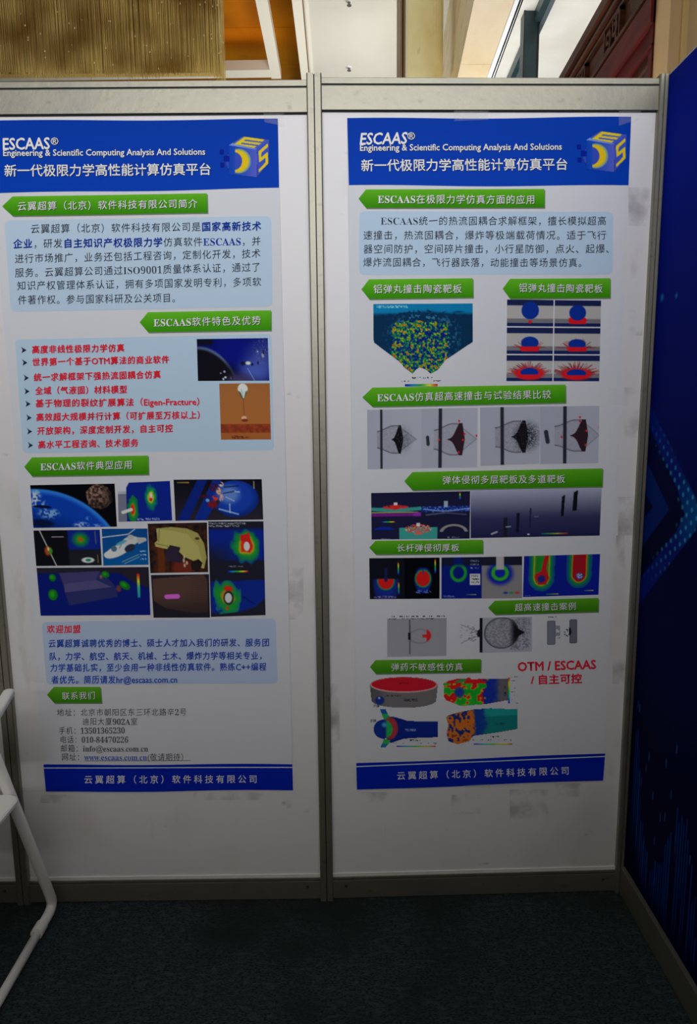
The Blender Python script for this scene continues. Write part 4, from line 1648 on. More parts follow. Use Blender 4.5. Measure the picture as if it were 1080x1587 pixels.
HD((561.4, 615.3), (577, 601), (876, 596), (876.4, 624), (577.7, 630.5), 'ESCAAS仿真超高速撞击与试验结果比较', (584, 616), (854.3, 611), 15.6, .92)
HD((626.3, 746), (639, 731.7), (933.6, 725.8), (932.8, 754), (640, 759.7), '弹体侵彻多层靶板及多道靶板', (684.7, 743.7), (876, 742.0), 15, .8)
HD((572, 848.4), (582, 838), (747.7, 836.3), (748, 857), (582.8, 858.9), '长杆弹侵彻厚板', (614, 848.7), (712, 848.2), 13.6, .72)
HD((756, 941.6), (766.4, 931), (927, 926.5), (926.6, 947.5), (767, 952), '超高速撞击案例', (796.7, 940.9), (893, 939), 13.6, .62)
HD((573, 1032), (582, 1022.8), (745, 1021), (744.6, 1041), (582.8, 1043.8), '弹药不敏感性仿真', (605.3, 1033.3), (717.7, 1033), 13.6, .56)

# pentagonal water-impact picture
g5 = lambda x, y: (520 + x / 4.154, 460 + y / 4.154)
q = ((578.5, 471.3), (732.3, 470.4), (732.6, 579), (578.8, 579))
p = Pic(578.5, 471, 732.3, 579, (0, 44, 78), step=0.8)
p.rect(570, 460, 740, 487, (8, 118, 168), 4)
n = vnoise(p.X, p.Y, 3.4, 5) * .6 + vnoise(p.X, p.Y, 1.6, 8) * .4
hump = 493 - 10 * np.exp(-((p.X - 658) / 52) ** 2)
m = smooth(-3, 4, p.Y - hump)
p.over(m, (0, 44, 78))
band = smooth(-6, 4, p.Y - hump) * smooth(1.15, .6, p.er(655, 522, 62, 46))
p.over(band * smooth(.5, .72, n) * .75, (70, 140, 180))
p.over(smooth(5, 0, np.abs(p.Y - hump)) * smooth(.45, .6, n), (0, 40, 76))
p.el(710, 484, 8, 1.6, (4, 70, 110), .5)
core = smooth(1.02, .98, np.maximum(np.abs(p.X - 650) / 43.5, np.abs(p.Y - 541 + 3 * np.cos((p.X - 650) / 20)) / 41) + .12 * (vnoise(p.X, p.Y, 4, 3) - .5))
n2 = vnoise(p.X, p.Y, 3.1, 12) * .55 + vnoise(p.X, p.Y, 1.5, 15) * .45
cc = ramp(smooth(.2, .95, n2), [(0, (12, 24, 110)), (.2, (14, 40, 120)), (.3, (16, 90, 90)), (.4, (24, 120, 50)), (.62, (36, 140, 40)), (.72, (150, 180, 50)), (.78, (210, 190, 40)), (.84, (200, 70, 20)), (1, (170, 30, 20))])
p.over(core, cc)
p.scrawl(584, 475.5, 632, 4.0, (150, 214, 230), .9)
poly_ = [(577, 469), (734, 469), (732.3, 530), (690, 558), (678, 573), (667, 579.2), (660, 573), (650, 569), (644, 573), (639, 579.2), (628, 571), (618, 560), (579, 530.5)]
p.A = p.pm(poly_)
p.build(SR, 'picture', q, PR)
p = Pic(620, 582, 686, 599.5)
p.bar(627, 594.8, 678, 598.6)
p.scrawl(634, 585.5, 670, 2.6, (70, 76, 92), 1)
p.scrawl(622, 590.5, 634, 2.2, (70, 76, 92), 1)
p.scrawl(671, 590.0, 684, 2.2, (70, 76, 92), 1)
p.build(SR, 'colour_scale', ((620, 582.5), (686, 582), (686, 599.5), (620, 600)), PR)
# six impact frames
TL_, TR_, BR_, BL_ = map(np.array, ((785.7, 464.4), (931.0, 466.0), (928.3, 590.8), (784.5, 590.6)))
bil = lambda u, v: tuple((TL_ * (1 - u) + TR_ * u) * (1 - v) + (BL_ * (1 - u) + BR_ * u) * v)
for r_ in range(3):
    for c_ in range(2):
        u0, u1 = ((0, .495), (.508, 1))[c_]
        v0, v1 = ((0, .325), (.342, .665), (.682, 1))[r_]
        q = (bil(u0, v0), bil(u1, v0), bil(u1, v1), bil(u0, v1))
        X0, Y0 = q[0]
        p = Pic(X0, Y0, X0 + 72, Y0 + 41, (168, 166, 164), step=.8)
        X0, Y0 = 0, 0
        xx, yy2 = p.X - p.x0, p.Y - p.y0
        p.over((yy2 < 9) * 1., (24, 34, 76))
        p.over(smooth(28, 30, yy2), (112, 110, 116))
        p.over((yy2 > 35.5) * 1., (22, 36, 86))
        k = r_ * 2 + c_
        cx = p.x0 + 36
        cyb = p.y0 + [30, 31.5, 33, 33.5, 34, 35][k]
        br = [13.5, 13, 13.5, 13.5, 14, 15][k]
        bh = [27, 24, 19, 16, 14, 13][k]
        rs_ = np.random.RandomState(k + 40)
        sp = [0, 12, 22, 27, 30, 33][k]
        for _ in range([0, 10, 40, 60, 90, 120][k]):
            a = rs_.uniform(-1.45, 1.45)
            rr0 = br + rs_.uniform(-1, 1)
            rr1 = rr0 + rs_.uniform(.2, 1) * (sp - br * .55)
            x0_, y0_ = cx + rr0 * math.sin(a) * 1.0, cyb - 3 - (bh * .75) * math.cos(a) * .9
            x1_, y1_ = cx + rr1 * math.sin(a), cyb - 3 - (bh * .75 + (rr1 - rr0) * .5) * math.cos(a)
            if k < 4:
                y0_ = min(cyb - 2, y0_ + 9)
                y1_ = min(cyb - 3, y1_ + 7)
            p.line(x0_, y0_, x1_, y1_, .5, (150, 26, 36) if rs_.rand() < .75 else (60, 40, 50), .8)
        if k:
            w_ = [0, 15, 16, 16, 17, 16][k]
            p.poly([(cx - w_, cyb - 1), (cx - w_ + 4, cyb - 5), (cx + w_ - 4, cyb - 5), (cx + w_, cyb - 1), (cx + w_ - 3, p.y0 + 37), (cx - w_ + 3, p.y0 + 37)], (206, 24, 34))
            if k > 3:
                p.el(cx, cyb - 5, br + 9, bh * .72, (200, 26, 36), .2)
        else:
            p.el(cx, p.y0 + 34, 3, 2.6, (200, 30, 40), .2)
        p.el(cx, cyb - bh / 2, br, bh / 2, (10, 44, 140), .05)
        if k >= 2:
            p.rect(cx - br - 1, cyb - 3.5, cx + br + 1, cyb + 2, (204, 24, 34), .6)
        p.build(SR, 'picture', q, PR)

# shadowgraph pictures
def shadowgraph(q, plate, pw, cx, cy, kind, frag):
    x0, y0, x1, y1 = bbox(q)
    p = Pic(x0, y0, x1, y1, (150, 152, 166), step=.8)
    p.grad((146, 149, 163), (154, 157, 170), 'x')
    n = vnoise(p.X, p.Y, 1.5, 21)
    X, Y = p.X, p.Y
    tipx = cx + frag['tip']
    hh = frag['h']
    # bubble
    t = np.clip((X - (plate - frag['back'])) / (cx + frag['bub'] - plate + frag['back']), 0, 1)
    half = hh * (0.62 + 0.38 * smooth(0, .8, t))
    cone = np.where(X > cx + frag['bub'], hh * np.clip((tipx - X) / (tipx - cx - frag['bub']), 0, 1), half)
    inside = (np.abs(Y - cy) < cone) & (X > plate - frag['back']) & (X < tipx)
    p.over(inside * smooth(.1, .9, p.wn) * (.60 if kind else .38), (96, 94, 104))
    edge = inside * smooth(3, .6, cone - np.abs(Y - cy))
    p.over(edge * .5 * np.where(X < cx + frag['bub'] + 2, 1, .45), (36, 34, 44))
    # dark core: leaf shape pointing left
    d = frag['core']
    xl, xr_ = d
    tt = (X - xl) / (xr_ - xl)
    prof_ = hh * np.where(tt < .75, .12 + .9 * smooth(0, .9, tt) ** 1.6, 1.0) * np.sqrt(np.clip(tt * 1.6, 0, 1))
    core = (tt > 0) & (X < xr_ + 4 * (1 - np.abs((Y - cy) / hh))) & (np.abs(Y - cy) < prof_)
    jit = (p.wn > .2) if kind else np.ones_like(n, bool)
    p.over((core & jit) * 1., (16, 14, 20) if not frag.get('red') else (44, 28, 36))
    if kind:
        sc_ = smooth(1.25, .3, p.er(xr_ + frag.get('sx', 6), cy, frag.get('sr', 18), hh * 1.0)) * smooth(.36, .54, p.wn)
        p.over(sc_ * frag.get('sa', .6), (24, 22, 30))
    p.rect(plate - pw / 2, y0 - 3, plate + pw / 2, y1 + 3, (38, 38, 50), .5)
    if frag.get('red'):
        for (rx_, ry_) in frag['red']:
            p.el(rx_, ry_, 1.5, 1.8, (196, 30, 40), .3)
    if frag.get('slug'):
        s = frag['slug']
        p.line(s[0], s[1], s[2], s[3], s[4], (44, 46, 54))
    p.build(SR, 'picture', q, PR)


shadowgraph(((568.8, 635.2), (653, 633.5), (652.5, 725.5), (569.6, 727)), 591, 3.6, 612, 681, 1, dict(tip=34, h=22, back=7, bub=4, core=(606.5, 621), sx=4, sr=14, sa=.35))
shadowgraph(((653, 633.5), (740, 632), (739, 724), (652.5, 725.5)), 682, 5.4, 700, 681, 0, dict(tip=39, h=25, back=10, bub=8, core=(693, 716), red=[(711, 653), (719, 673), (738, 676), (680, 681), (711, 701), (717, 682)], slug=(662.5, 677, 663.5, 688, 5)))
shadowgraph(((743.5, 631.5), (836.5, 630), (836, 718), (744.5, 722)), 778, 5.4, 803, 677, 1, dict(tip=26, h=25, back=11, bub=3, core=(792, 814), sx=2, sr=22, sa=1.0))
shadowgraph(((836.5, 630), (928.5, 629), (926.5, 717.5), (837, 719)), 875, 5.4, 893, 675, 0, dict(tip=36, h=25, back=16, bub=7, core=(883, 907), red=[(898, 647), (898, 653), (928, 663), (870, 677), (907, 690), (908, 668)], slug=(846, 669, 848.5, 684, 6.5)))

g6 = lambda x, y: (565 + x / 6.171, 755 + y / 6.171)
q = ((575, 764), (728.3, 761), (727.5, 834.4), (575.7, 836))
p = Pic(575, 762.5, 728, 835, (22, 24, 52), step=.8)
p.rect(575, 786, 653, 790.5, (50, 130, 128), 1)
p.over(smooth(3.2, 2.2, np.abs(p.Y - (788 - .0016 * (p.X - 612) ** 2 + 2.0))) * (p.X < 652), (48, 132, 130))
p.rect(575, 792.8, 648, 794, (170, 180, 70), .5)
p.over(smooth(2.8, 1.8, np.abs(p.Y - 797)) * (p.X < 650) * 1., (104, 26, 120))
p.rect(640, 793.5, 652, 799.5, (120, 40, 150), 1)
p.speck((p.er(612.5, 785.3, 20, 3.2) < 1) * 1., .66, (206, 40, 34), 1.2)
p.el(612, 785, 6, 4.4, (200, 34, 30), .3)
p.rect(610, 778, 615.7, 782.2, (190, 190, 196))
p.rect(653, 785, 728, 793.5, (18, 40, 120), 1.2)
p.speck((p.X > 653) * (p.Y > 785) * (p.Y < 794) * 1., .3, (80, 110, 190), 1.6)
p.over(smooth(1, .2, np.abs(p.Y - (790.5 + 1.8 * np.cos((p.X - 690) / 14)))) * (p.X > 655), (130, 160, 210))
p.rect(687.5, 777, 693.5, 786.5, (136, 158, 170))
p.line(660, 798, 690, 795, 2, (76, 78, 104))
p.line(690, 795, 722, 798, 2, (66, 68, 94))
p.bar(711.3, 764.5, 712.9, 775.5, vert=True)
p.bar(591, 807.2, 612, 808.8)
p.over(smooth(1.05, .9, p.er(595, 823, 18, 8)) * (p.Y < 820) * 1., (12, 32, 136))
p.poly([g6(328, 385), g6(695, 380), g6(695, 500), g6(330, 500)], (50, 134, 128))
p.speck((p.er(648, 819, 21, 7) < 1) * (p.Y < 825) * 1., .5, (196, 60, 46), 1.4)
p.speck((p.er(648, 819, 21, 7) < 1) * (p.Y < 825) * 1., .3, (190, 160, 140), 1.4)
p.rect(645, 810, 650.5, 815.5, (196, 196, 200))
p.poly([g6(465, 450), g6(510, 395), g6(560, 450)], (176, 90, 80))
rr = p.er(703, 825, 22, 12.5)
p.over(smooth(1.04, .96, rr) * smooth(.72, .80, rr) * (p.Y < 824), (128, 122, 124))
p.scrawl(590, 834, 604, 2, (140, 144, 160))
p.scrawl(693, 832.5, 712, 2, (140, 144, 160))
p.build(SR, 'picture', q, PR)

g7 = lambda x, y: (725 + x / 5.143, 755 + y / 5.143)
q = ((729, 760), (932, 756.6), (929, 830), (729, 833.7))
p = Pic(729, 758.5, 930.5, 832, (90, 92, 120))
t = (p.Y - 758) / 74
p.over(np.ones_like(t), ramp(t, [(0, (146, 150, 172)), (.3, (100, 104, 128)), (.6, (44, 46, 80)), (1, (26, 28, 64))]))
for pts, c in (([(285, 240), (315, 237), (313, 392), (283, 392)], (24, 24, 34)), ([(388, 205), (412, 203), (408, 358), (386, 360)], (16, 18, 34)), ([(493, 168), (504, 168), (500, 325), (493, 325)], (24, 26, 52)),
               ([(745, 80), (770, 65), (762, 234), (740, 236)], (6, 18, 20)), ([(838, 48), (870, 30), (866, 192), (830, 196)], (6, 18, 20))):
    p.poly([g7(*a) for a in pts], c)
p.line(*g7(190, 366), *g7(232, 350), 2.6, (140, 144, 156))
p.line(*g7(306, 312), *g7(340, 310), 1.8, (130, 134, 150))
p.line(*g7(530, 235), *g7(560, 235), 1, (110, 112, 136))
p.bar(*g7(590, 368), *g7(800, 376), [(0, (20, 80, 140)), (.3, (40, 140, 60)), (.6, (170, 160, 50)), (1, (150, 30, 24))])
p.el(*g7(485, 374), 2, 1.2, (170, 180, 210), .4)
p.build(SR, 'picture', q, PR)

g8 = lambda x, y: (565 + x / 5.684, 855 + y / 5.684)
q = ((572, 865), (681, 863.8), (681, 927.5), (573, 928.5))
p = Pic(572.5, 864.5, 681, 928, (12, 14, 24))
p.rect(627, 860, 684, 930, (4, 5, 10), 1)
lowm = smooth(896, 898.5, p.Y)
for cx, cyc, sx, top in ((g8(187, 0)[0], g8(0, 262)[1], 17, 897), (g8(513, 0)[0], g8(0, 248)[1], 15, 880)):
    m = smooth(top - 1, top + 1, p.Y)
    rr = p.er(cx, cyc, sx, sx * 1.55)
    p.over(smooth(1, .75, rr) * m, (14, 34, 120))
    rr = p.er(cx, cyc - 2, sx * .88, sx * .98)
    p.over(smooth(1, .92, rr) * m, (22, 110, 60))
    p.over(smooth(.84, .76, rr) * m, (176, 20, 22))
p.over(lowm * smooth(1.15, .9, p.er(g8(187, 0)[0], 900, 19, 40)) * smooth(.7, .95, p.er(g8(187, 0)[0], 899, 17, 19)) * .8, (16, 34, 116))
p.rect(g8(175, 0)[0], 880, g8(200, 0)[0], 901, (14, 24, 76), .8)
p.speck((p.er(597, 925, 18, 2) < 1) * 1., .5, (100, 90, 130), 1.5)
p.speck((p.er(655, 917, 13, 3) < 1) * 1., .5, (70, 90, 170), 1.5)
p.rect(g8(508, 0)[0], 882, g8(519, 0)[0], 890, (30, 50, 120), .6)
for (x, y0_, y1_) in ((298, 95, 200), (300, 270, 375), (620, 70, 190)):
    p.bar(g8(x - 5, 0)[0], g8(0, y0_)[1], g8(x + 5, 0)[0], g8(0, y1_)[1], vert=True)
p.build(SR, 'picture', q, PR)

q = ((683.8, 863.8), (808.7, 862), (808.7, 926.8), (683.8, 927.5))
p = Pic(684, 863, 808.7, 927, (8, 22, 104))
p.rect(680, 858, 746, 876, (18, 22, 46), 1)
p.rect(703.5, 862, 717, 880, (10, 24, 100), 1)
rr = p.er(710.5, 887, 13.5, 15)
m = smooth(1.02, .94, rr) * smooth(.58, .66, rr) * smooth(872, 880, p.Y)
p.over(m, (18, 118, 44))
p.over(smooth(.7, .75, rr) * smooth(.9, .85, rr) * m * .4, (40, 150, 60))
for y in (869, 874.5, 880):
    p.scrawl(729, y, 742, 2.6, (150, 160, 180))
p.rect(728, 889, 743.8, 906, (196, 196, 200))
for y in (892, 897, 902):
    p.scrawl(729.5, y, 742, 3.0, (20, 22, 30), 1)
p.scrawl(687, 923.5, 705, 3, (130, 140, 170))
p.bar(722, 920, 738, 921.2, [(0, (20, 60, 120)), (1, (140, 140, 70))])
p.rect(746.2, 862, 812, 876.5, (22, 24, 40), .4)
p.rect(746.2, 876.5, 812, 930, (112, 110, 112), .6)
cx, cy = 774.5, 889
p.over(smooth(1.05, .6, p.er(cx, cy, 24, 21)) * (p.Y > 875) * (p.X > 746), (16, 28, 140))
rr = p.er(cx, cy - 1, 14, 12.6)
p.over(smooth(1.04, .94, rr) * smooth(.5, .6, rr) * (p.Y > 873), (26, 130, 40))
p.over(smooth(.62, .7, rr) * smooth(.92, .84, rr) * (p.Y > 876) * .5, (70, 160, 50))
p.rect(768.5, 862, 780.5, 883, (150, 148, 152), .5)
for k, c in enumerate(((30, 50, 130), (40, 120, 60), (150, 60, 40))):
    p.el(783 + k * 9, 918.5, 3.6, 1.8, c, .3)
p.build(SR, 'picture', q, PR)

q = ((811.9, 861.7), (929.7, 858.5), (927, 921.5), (810, 925))
p = Pic(811, 860, 928.5, 923, (10, 24, 124))
for cx, w_, bot, cold in ((839, 17.5, 912, 0), (897, 17, 909, 1)):
    dd = np.where(p.Y < bot - 18, np.abs(p.X - cx) / w_, np.sqrt(((p.X - cx) / w_) ** 2 + ((p.Y - bot + 18) / 18) ** 2))
    dd = dd * (1 + .06 * (vnoise(p.X, p.Y, 5, 2) - .5))
    st = [(0, (24, 120, 34)), (.4, (24, 110, 34)), (.58, (60, 120, 30)), (.66, (170, 150, 30)), (.74, (24, 124, 40)), (.9, (16, 100, 90)), (1.2, (10, 30, 130))] if not cold else \
         [(0, (136, 18, 30)), (.5, (140, 16, 26)), (.58, (170, 20, 24)), (.64, (160, 130, 30)), (.72, (24, 120, 40)), (.9, (16, 96, 90)), (1.2, (10, 30, 130))]
    p.over(smooth(1.2, 1.1, dd), ramp(dd, st))
p.poly([g for g in ((843, 860), (850, 860), (846, 880), (851, 895), (846, 905), (834, 905), (829, 888), (838, 884))], (160, 22, 30))
p.el(839, 896, 6, 5.5, (26, 34, 110), .2)
p.poly([(831, 893), (827, 889), (831, 904)], (170, 30, 24))
p.el(898, 893.5, 6, 5, (40, 50, 130), .3)
p.speck((p.er(898, 893, 5, 4) < 1) * 1., .5, (150, 150, 190), 1.3)
p.bar(847, 918.8, 866, 920.4, [(0, (20, 80, 80)), (1, (120, 130, 60))])
p.bar(906, 915, 920, 916.6, [(0, (40, 90, 90)), (1, (160, 150, 110))])
p.scrawl(812, 921, 824, 2, (90, 100, 160))
p.build(SR, 'picture', q, PR)

# debris cloud pictures
q = ((600, 959), (692, 957.5), (691.5, 1016), (600, 1018))
p = Pic(600, 958, 692, 1017, (118, 118, 124))
rr = p.er(651, 986, 17, 11.5)
p.over(smooth(1.1, .95, rr) * smooth(.7, 1, rr) * .5, (84, 84, 90))
p.over(smooth(1.05, .9, p.er(660, 985, 8, 9.5)) * (p.X > 661), (170, 24, 30))
p.poly([(654.5, 983.5), (663, 983.5), (663, 988), (654.5, 988)], (170, 24, 30))
p.poly([(634, 960), (635.6, 960), (636.3, 978), (636, 1013), (634.2, 1013)], (60, 60, 66))
p.rect(632.5, 980, 636.2, 991, (16, 16, 22))
p.build(SR, 'picture', q, PR)
p = Pic(599, 953, 693, 960)
p.scrawl(600, 955.2, 690, 2.0, (60, 62, 72), 1)
p.scrawl(600, 958.6, 678, 2.0, (60, 62, 72), 1)
p.build(SR, 'caption', ((599, 953.5), (693, 952.5), (693, 959.5), (599, 960.5)), PR)

q = ((713, 958), (824, 955.5), (824, 1009.5), (713, 1012.5))
p = Pic(713, 957, 824, 1011)
X, Y = p.X, p.Y
n = vnoise(X, Y, 1.5, 3)
bg = smooth(755, 770, X) * smooth(824, 816, X) * smooth(957, 962, Y) * smooth(1011, 1004, Y)
base_c = (128, 128, 140)
p.C[:] = (126, 126, 138)
p.A = ((X > 744) | (n > .72) & (np.abs(Y - 981) < 4 + (744 - X) * .42) | (np.abs(np.abs(Y - 981) - (744 - X) * .4 - 2) < .9)) * 1.0
p.over((X > 744) * 1., (130, 130, 142))
p.over(bg * smooth(.35, .65, n) * .8 * (X > 790), (80, 80, 90))
rr = np.sqrt(((X - 777) / 27) ** 2 + ((Y - 981) / 24) ** 2)
p.over(smooth(1, .97, rr) * (X > 744), (122, 122, 132))
p.over(smooth(1, .97, rr) * (n > .5) * .6, (84, 84, 92))
wgt = smooth(786, 800, X)
p.over(smooth(1.02, .98, rr) * wgt, (14, 14, 18))
p.over(smooth(1.03, .99, rr) * smooth(.88, .97, rr) * .8, (50, 50, 58))
p.poly([(797, 972), (813, 981), (797, 990)], (18, 18, 22))
p.rect(743, 957, 747.5, 1010, (14, 14, 20), .6)
p.el(742, 981, 3, 6, (20, 20, 26), .3)
p.over((np.abs(X - 731) < 9) * (np.abs(Y - 981) < 13) * (n > .7) * .7, (90, 90, 100))
p.build(SR, 'picture', q, PR)

q = ((843, 955.5), (895, 954), (895, 1002), (843, 1004))
p = Pic(843, 954.5, 895, 1003)
p.rect(848, 961, 860, 998, (92, 94, 104), .8)
p.speck((p.X > 860) * (p.X < 868) * (np.abs(p.Y - 979) < 10) * 1., .5, (110, 112, 124), 2)
p.speck((p.X > 874) * (p.X < 884) * (np.abs(p.Y - 979) < 8) * 1., .35, (60, 60, 70), 1.4)
p.rect(882.5, 960, 893.5, 997, (84, 86, 96), .8)
p.over(((np.floor((p.X) / 1.6) % 2) == 0) * ((p.X > 883) & (p.X < 893)) * (p.Y > 960) * (p.Y < 997) * .3, (60, 60, 70))
p.el(883, 979, 2, 5.5, (16, 16, 22), .2)
p.scrawl(843, 955.8, 862, 1.8, (50, 52, 62), 1)
p.build(SR, 'picture', q, PR)

# munition pictures
g9 = lambda x, y: (560 + x / 4.154, 1040 + y / 4.154)
p = Pic(572, 1047, 680, 1098)
x0_, x1_ = g9(55, 0)[0], g9(490, 0)[0]
cx, rx = (x0_ + x1_) / 2, (x1_ - x0_) / 2
p.over(((p.er(cx, g9(0, 95)[1], rx, 13.5) < 1) | (p.er(cx, g9(0, 185)[1], rx * .955, 12) < 1) | ((np.abs(p.X - cx) < rx * (1 - .045 * np.clip((p.Y - 1063) / 21, 0, 1))) & (p.Y > 1062) & (p.Y < 1084.5))) * 1., (78, 76, 78))
p.over(smooth(cx - 20, cx - rx, p.X) * (p.Y > 1058) * (p.A > .5) * .5, (40, 40, 44))
p.over((p.er(cx, g9(0, 88)[1], rx, 12.2) < 1) * 1., (150, 110, 112))
p.over((p.er(cx, g9(0, 85)[1], rx * .95, 10.8) < 1) * 1., (142, 16, 28))
p.el(*g9(118, 187), 7.2, 6.6, (16, 34, 96), .06)
p.el(*g9(115, 172), 1.8, 1.6, (120, 140, 180), .6)
p.scrawl(*g9(240, 78), g9(300, 0)[0], 2.4, (40, 14, 18), 1)
p.scrawl(*g9(150, 157), g9(255, 0)[0], 2.2, (30, 26, 30), 1)
p.scrawl(*g9(275, 184), g9(360, 0)[0], 4.0, (20, 18, 22), 1)
p.build(SR, 'picture', ((572, 1047), (680, 1047), (680, 1098), (572, 1098)), PR)
p = Pic(684, 1047, 806, 1096)
body = p.pm([g9(*t) for t in ((528, 78), (560, 62), (620, 48), (700, 52), (830, 46), (940, 48), (940, 185), (800, 210), (640, 222), (545, 185), (530, 160))])
p.over(body, (74, 72, 78))
n = vnoise(p.X, p.Y, 8, 14) * .6 + vnoise(p.X, p.Y, 3.5, 17) * .4
zone = body * smooth(g9(900, 0)[0], g9(840, 0)[0], p.X + 14 * (n - .5))
p.over(zone, (16, 34, 116))
zone2 = body * smooth(g9(800, 0)[0] + 2, g9(800, 0)[0] - 1, p.X + 16 * (n - .5))
p.over(zone2, ramp(smooth(.25, .8, n + .25 * ((p.Y < 1059) * 1.)), [(0, (16, 120, 30)), (.5, (26, 134, 30)), (.62, (150, 140, 24)), (.72, (178, 20, 24)), (1, (178, 16, 22))]))
p.el(*g9(630, 135), 8, 8, (20, 60, 90), .15)
p.el(*g9(630, 135), 5.4, 5.4, (24, 40, 120), .2)
p.el(*g9(640, 62), 9, 2.2, (24, 110, 50), .3, -15)
p.el(*g9(690, 50), 3, 2.6, (170, 24, 24), .3)
p.bar(g9(943, 0)[0], g9(0, 42)[1], g9(955, 0)[0], g9(0, 208)[1], vert=True)
for y in (38, 62, 85, 108, 132, 156, 180, 205):
    p.scrawl(g9(962, 0)[0], g9(0, y)[1], g9(990 if 38 < y < 205 else 1010, 0)[0], 1.6, (50, 50, 60), 1)
p.scrawl(g9(915, 0)[0], g9(0, 105)[1], g9(932, 0)[0], 5, (20, 20, 26), 1)
p.scrawl(g9(915, 0)[0], g9(0, 145)[1], g9(932, 0)[0], 6, (20, 20, 26), 1)
p.build(SR, 'picture', ((684, 1047), (806, 1047), (806, 1096), (684, 1096)), PR)
p = Pic(570, 1096, 682, 1160)
p.poly([g9(*t) for t in ((165, 290), (220, 295), (290, 318), (380, 322), (492, 322), (492, 425), (380, 428), (270, 435), (190, 462), (165, 440))], (8, 24, 92))
p.poly([g9(*t) for t in ((118, 242), (155, 242), (185, 310), (150, 320))], (16, 60, 120))
p.poly([g9(*t) for t in ((130, 275), (170, 275), (190, 310), (150, 320))], (22, 120, 60))
p.poly([g9(*t) for t in ((145, 440), (185, 450), (155, 492), (120, 490))], (16, 80, 120))
p.poly([g9(*t) for t in ((145, 435), (188, 445), (175, 470), (135, 465))], (30, 120, 50))
p.el(*g9(185, 368), 12, 17, (120, 36, 40), .1)
p.el(*g9(140, 373), 14.6, 14.6, (10, 30, 100), .04)
p.over(smooth(1.03, .97, p.er(*g9(140, 373), 14.6, 14.6)) * smooth(g9(150, 0)[0], g9(168, 0)[0], p.X), (24, 120, 56))
p.el(*g9(148, 345), 3.6, 3.6, (50, 110, 150), .7)
p.scrawl(*g9(280, 378), g9(355, 0)[0], 3.6, (90, 110, 150), 1)
p.bar(*g9(225, 479), *g9(478, 487))
p.scrawl(*g9(310, 445), g9(380, 0)[0], 3, (40, 40, 50), 1)
for x in (205, 265, 318, 366, 418, 455):
    p.scrawl(*g9(x, 463), g9(x + 26, 0)[0], 2, (50, 50, 60), 1)
p.build(SR, 'picture', ((570, 1096), (682, 1096), (682, 1160), (570, 1160)), PR)
p = Pic(688, 1094, 806, 1158)
body = p.pm([g9(*t) for t in ((555, 285), (620, 265), (720, 245), (830, 237), (1005, 245), (1005, 370), (860, 395), (720, 415), (690, 450), (620, 468), (560, 450), (548, 400), (560, 340), (545, 300))])
p.over(body, (12, 86, 86))
p.over(body * p.pm([g9(*t) for t in ((620, 265), (830, 237), (1005, 245), (1005, 280), (800, 292), (690, 270))]), (16, 108, 106))
n = vnoise(p.X, p.Y, 7, 24) * .6 + vnoise(p.X, p.Y, 3, 27) * .4
p.over(body * smooth(g9(820, 0)[0], g9(770, 0)[0], p.X + 14 * (n - .5)), (12, 40, 104))
p.over(body * smooth(g9(735, 0)[0], g9(705, 0)[0], p.X + 12 * (n - .5)), (146, 76, 24))
p.over(body * (p.X < g9(700, 0)[0]) * (n > .62), (14, 30, 80))
p.over(body * (p.X < g9(700, 0)[0]) * (n < .26), (90, 40, 24))
p.scrawl(*g9(865, 338), g9(920, 0)[0], 3, (10, 50, 50), 1)
p.bar(*g9(720, 462), *g9(970, 470))
p.scrawl(*g9(818, 420), g9(885, 0)[0], 3.4, (30, 30, 40), 1)
for x in (700, 760, 810, 860, 910, 950):
    p.scrawl(*g9(x, 440), g9(x + 26, 0)[0], 2, (50, 50, 60), 1)
p.build(SR, 'picture', ((688, 1094), (806, 1094), (806, 1158), (688, 1158)), PR)
text(SR, '', ('子弹', (30, 30, 36), .01), (577.5, 1093.5), (588, 1093.5), 5.2, None, join=j, kai=False)
flush(j, 'caption', PR)
text(SR, '', ('子弹', (30, 30, 36), .01), (573, 1116.5), (583, 1116.5), 5.2, None, join=j, kai=False)
flush(j, 'caption', PR)
text(SR, '', ('OTM / ESCAAS', (176, 18, 34), 0.032), (801.4, 1033), (923.5, 1029.5), 19.5, None, join=j, kai=False, center=.34)
text(SR, '', ('/ 自主可控', (176, 18, 34), 0.032), (822.4, 1053), (901.7, 1051.2), 16, None, join=j, kai=False)
flush(j, 'slogan_text', PR)
footer(SR, PR, ((552, 1183), (937.5, 1167), (934.5, 1209), (553, 1224)), 0, (614.7, 1202), (882, 1193.6))
bpy.data.objects.remove(_co)

# clear tape strips that hold the posters
def tape(sf, q, label):
    tl, tr, br, bl = [np.array(a, float) for a in q]
    pts = np.array([tl, tr, br, bl])
    W = sf.put(pts[:, 0], pts[:, 1], np.full(4, 0.0022))
    W2 = sf.put(pts[:, 0], pts[:, 1], np.full(4, 0.0020))
    V = np.concatenate([W, W2])
    F_ = [(0, 3, 2, 1), (4, 5, 6, 7), (0, 1, 5, 4), (1, 2, 6, 5), (2, 3, 7, 6), (3, 0, 4, 7)]
    o = mesh_np('tape_strip', V, F_, M_TAPE)
    o['label'] = label
    o['category'] = 'tape'
    o['group'] = 'clear tape holding the posters'


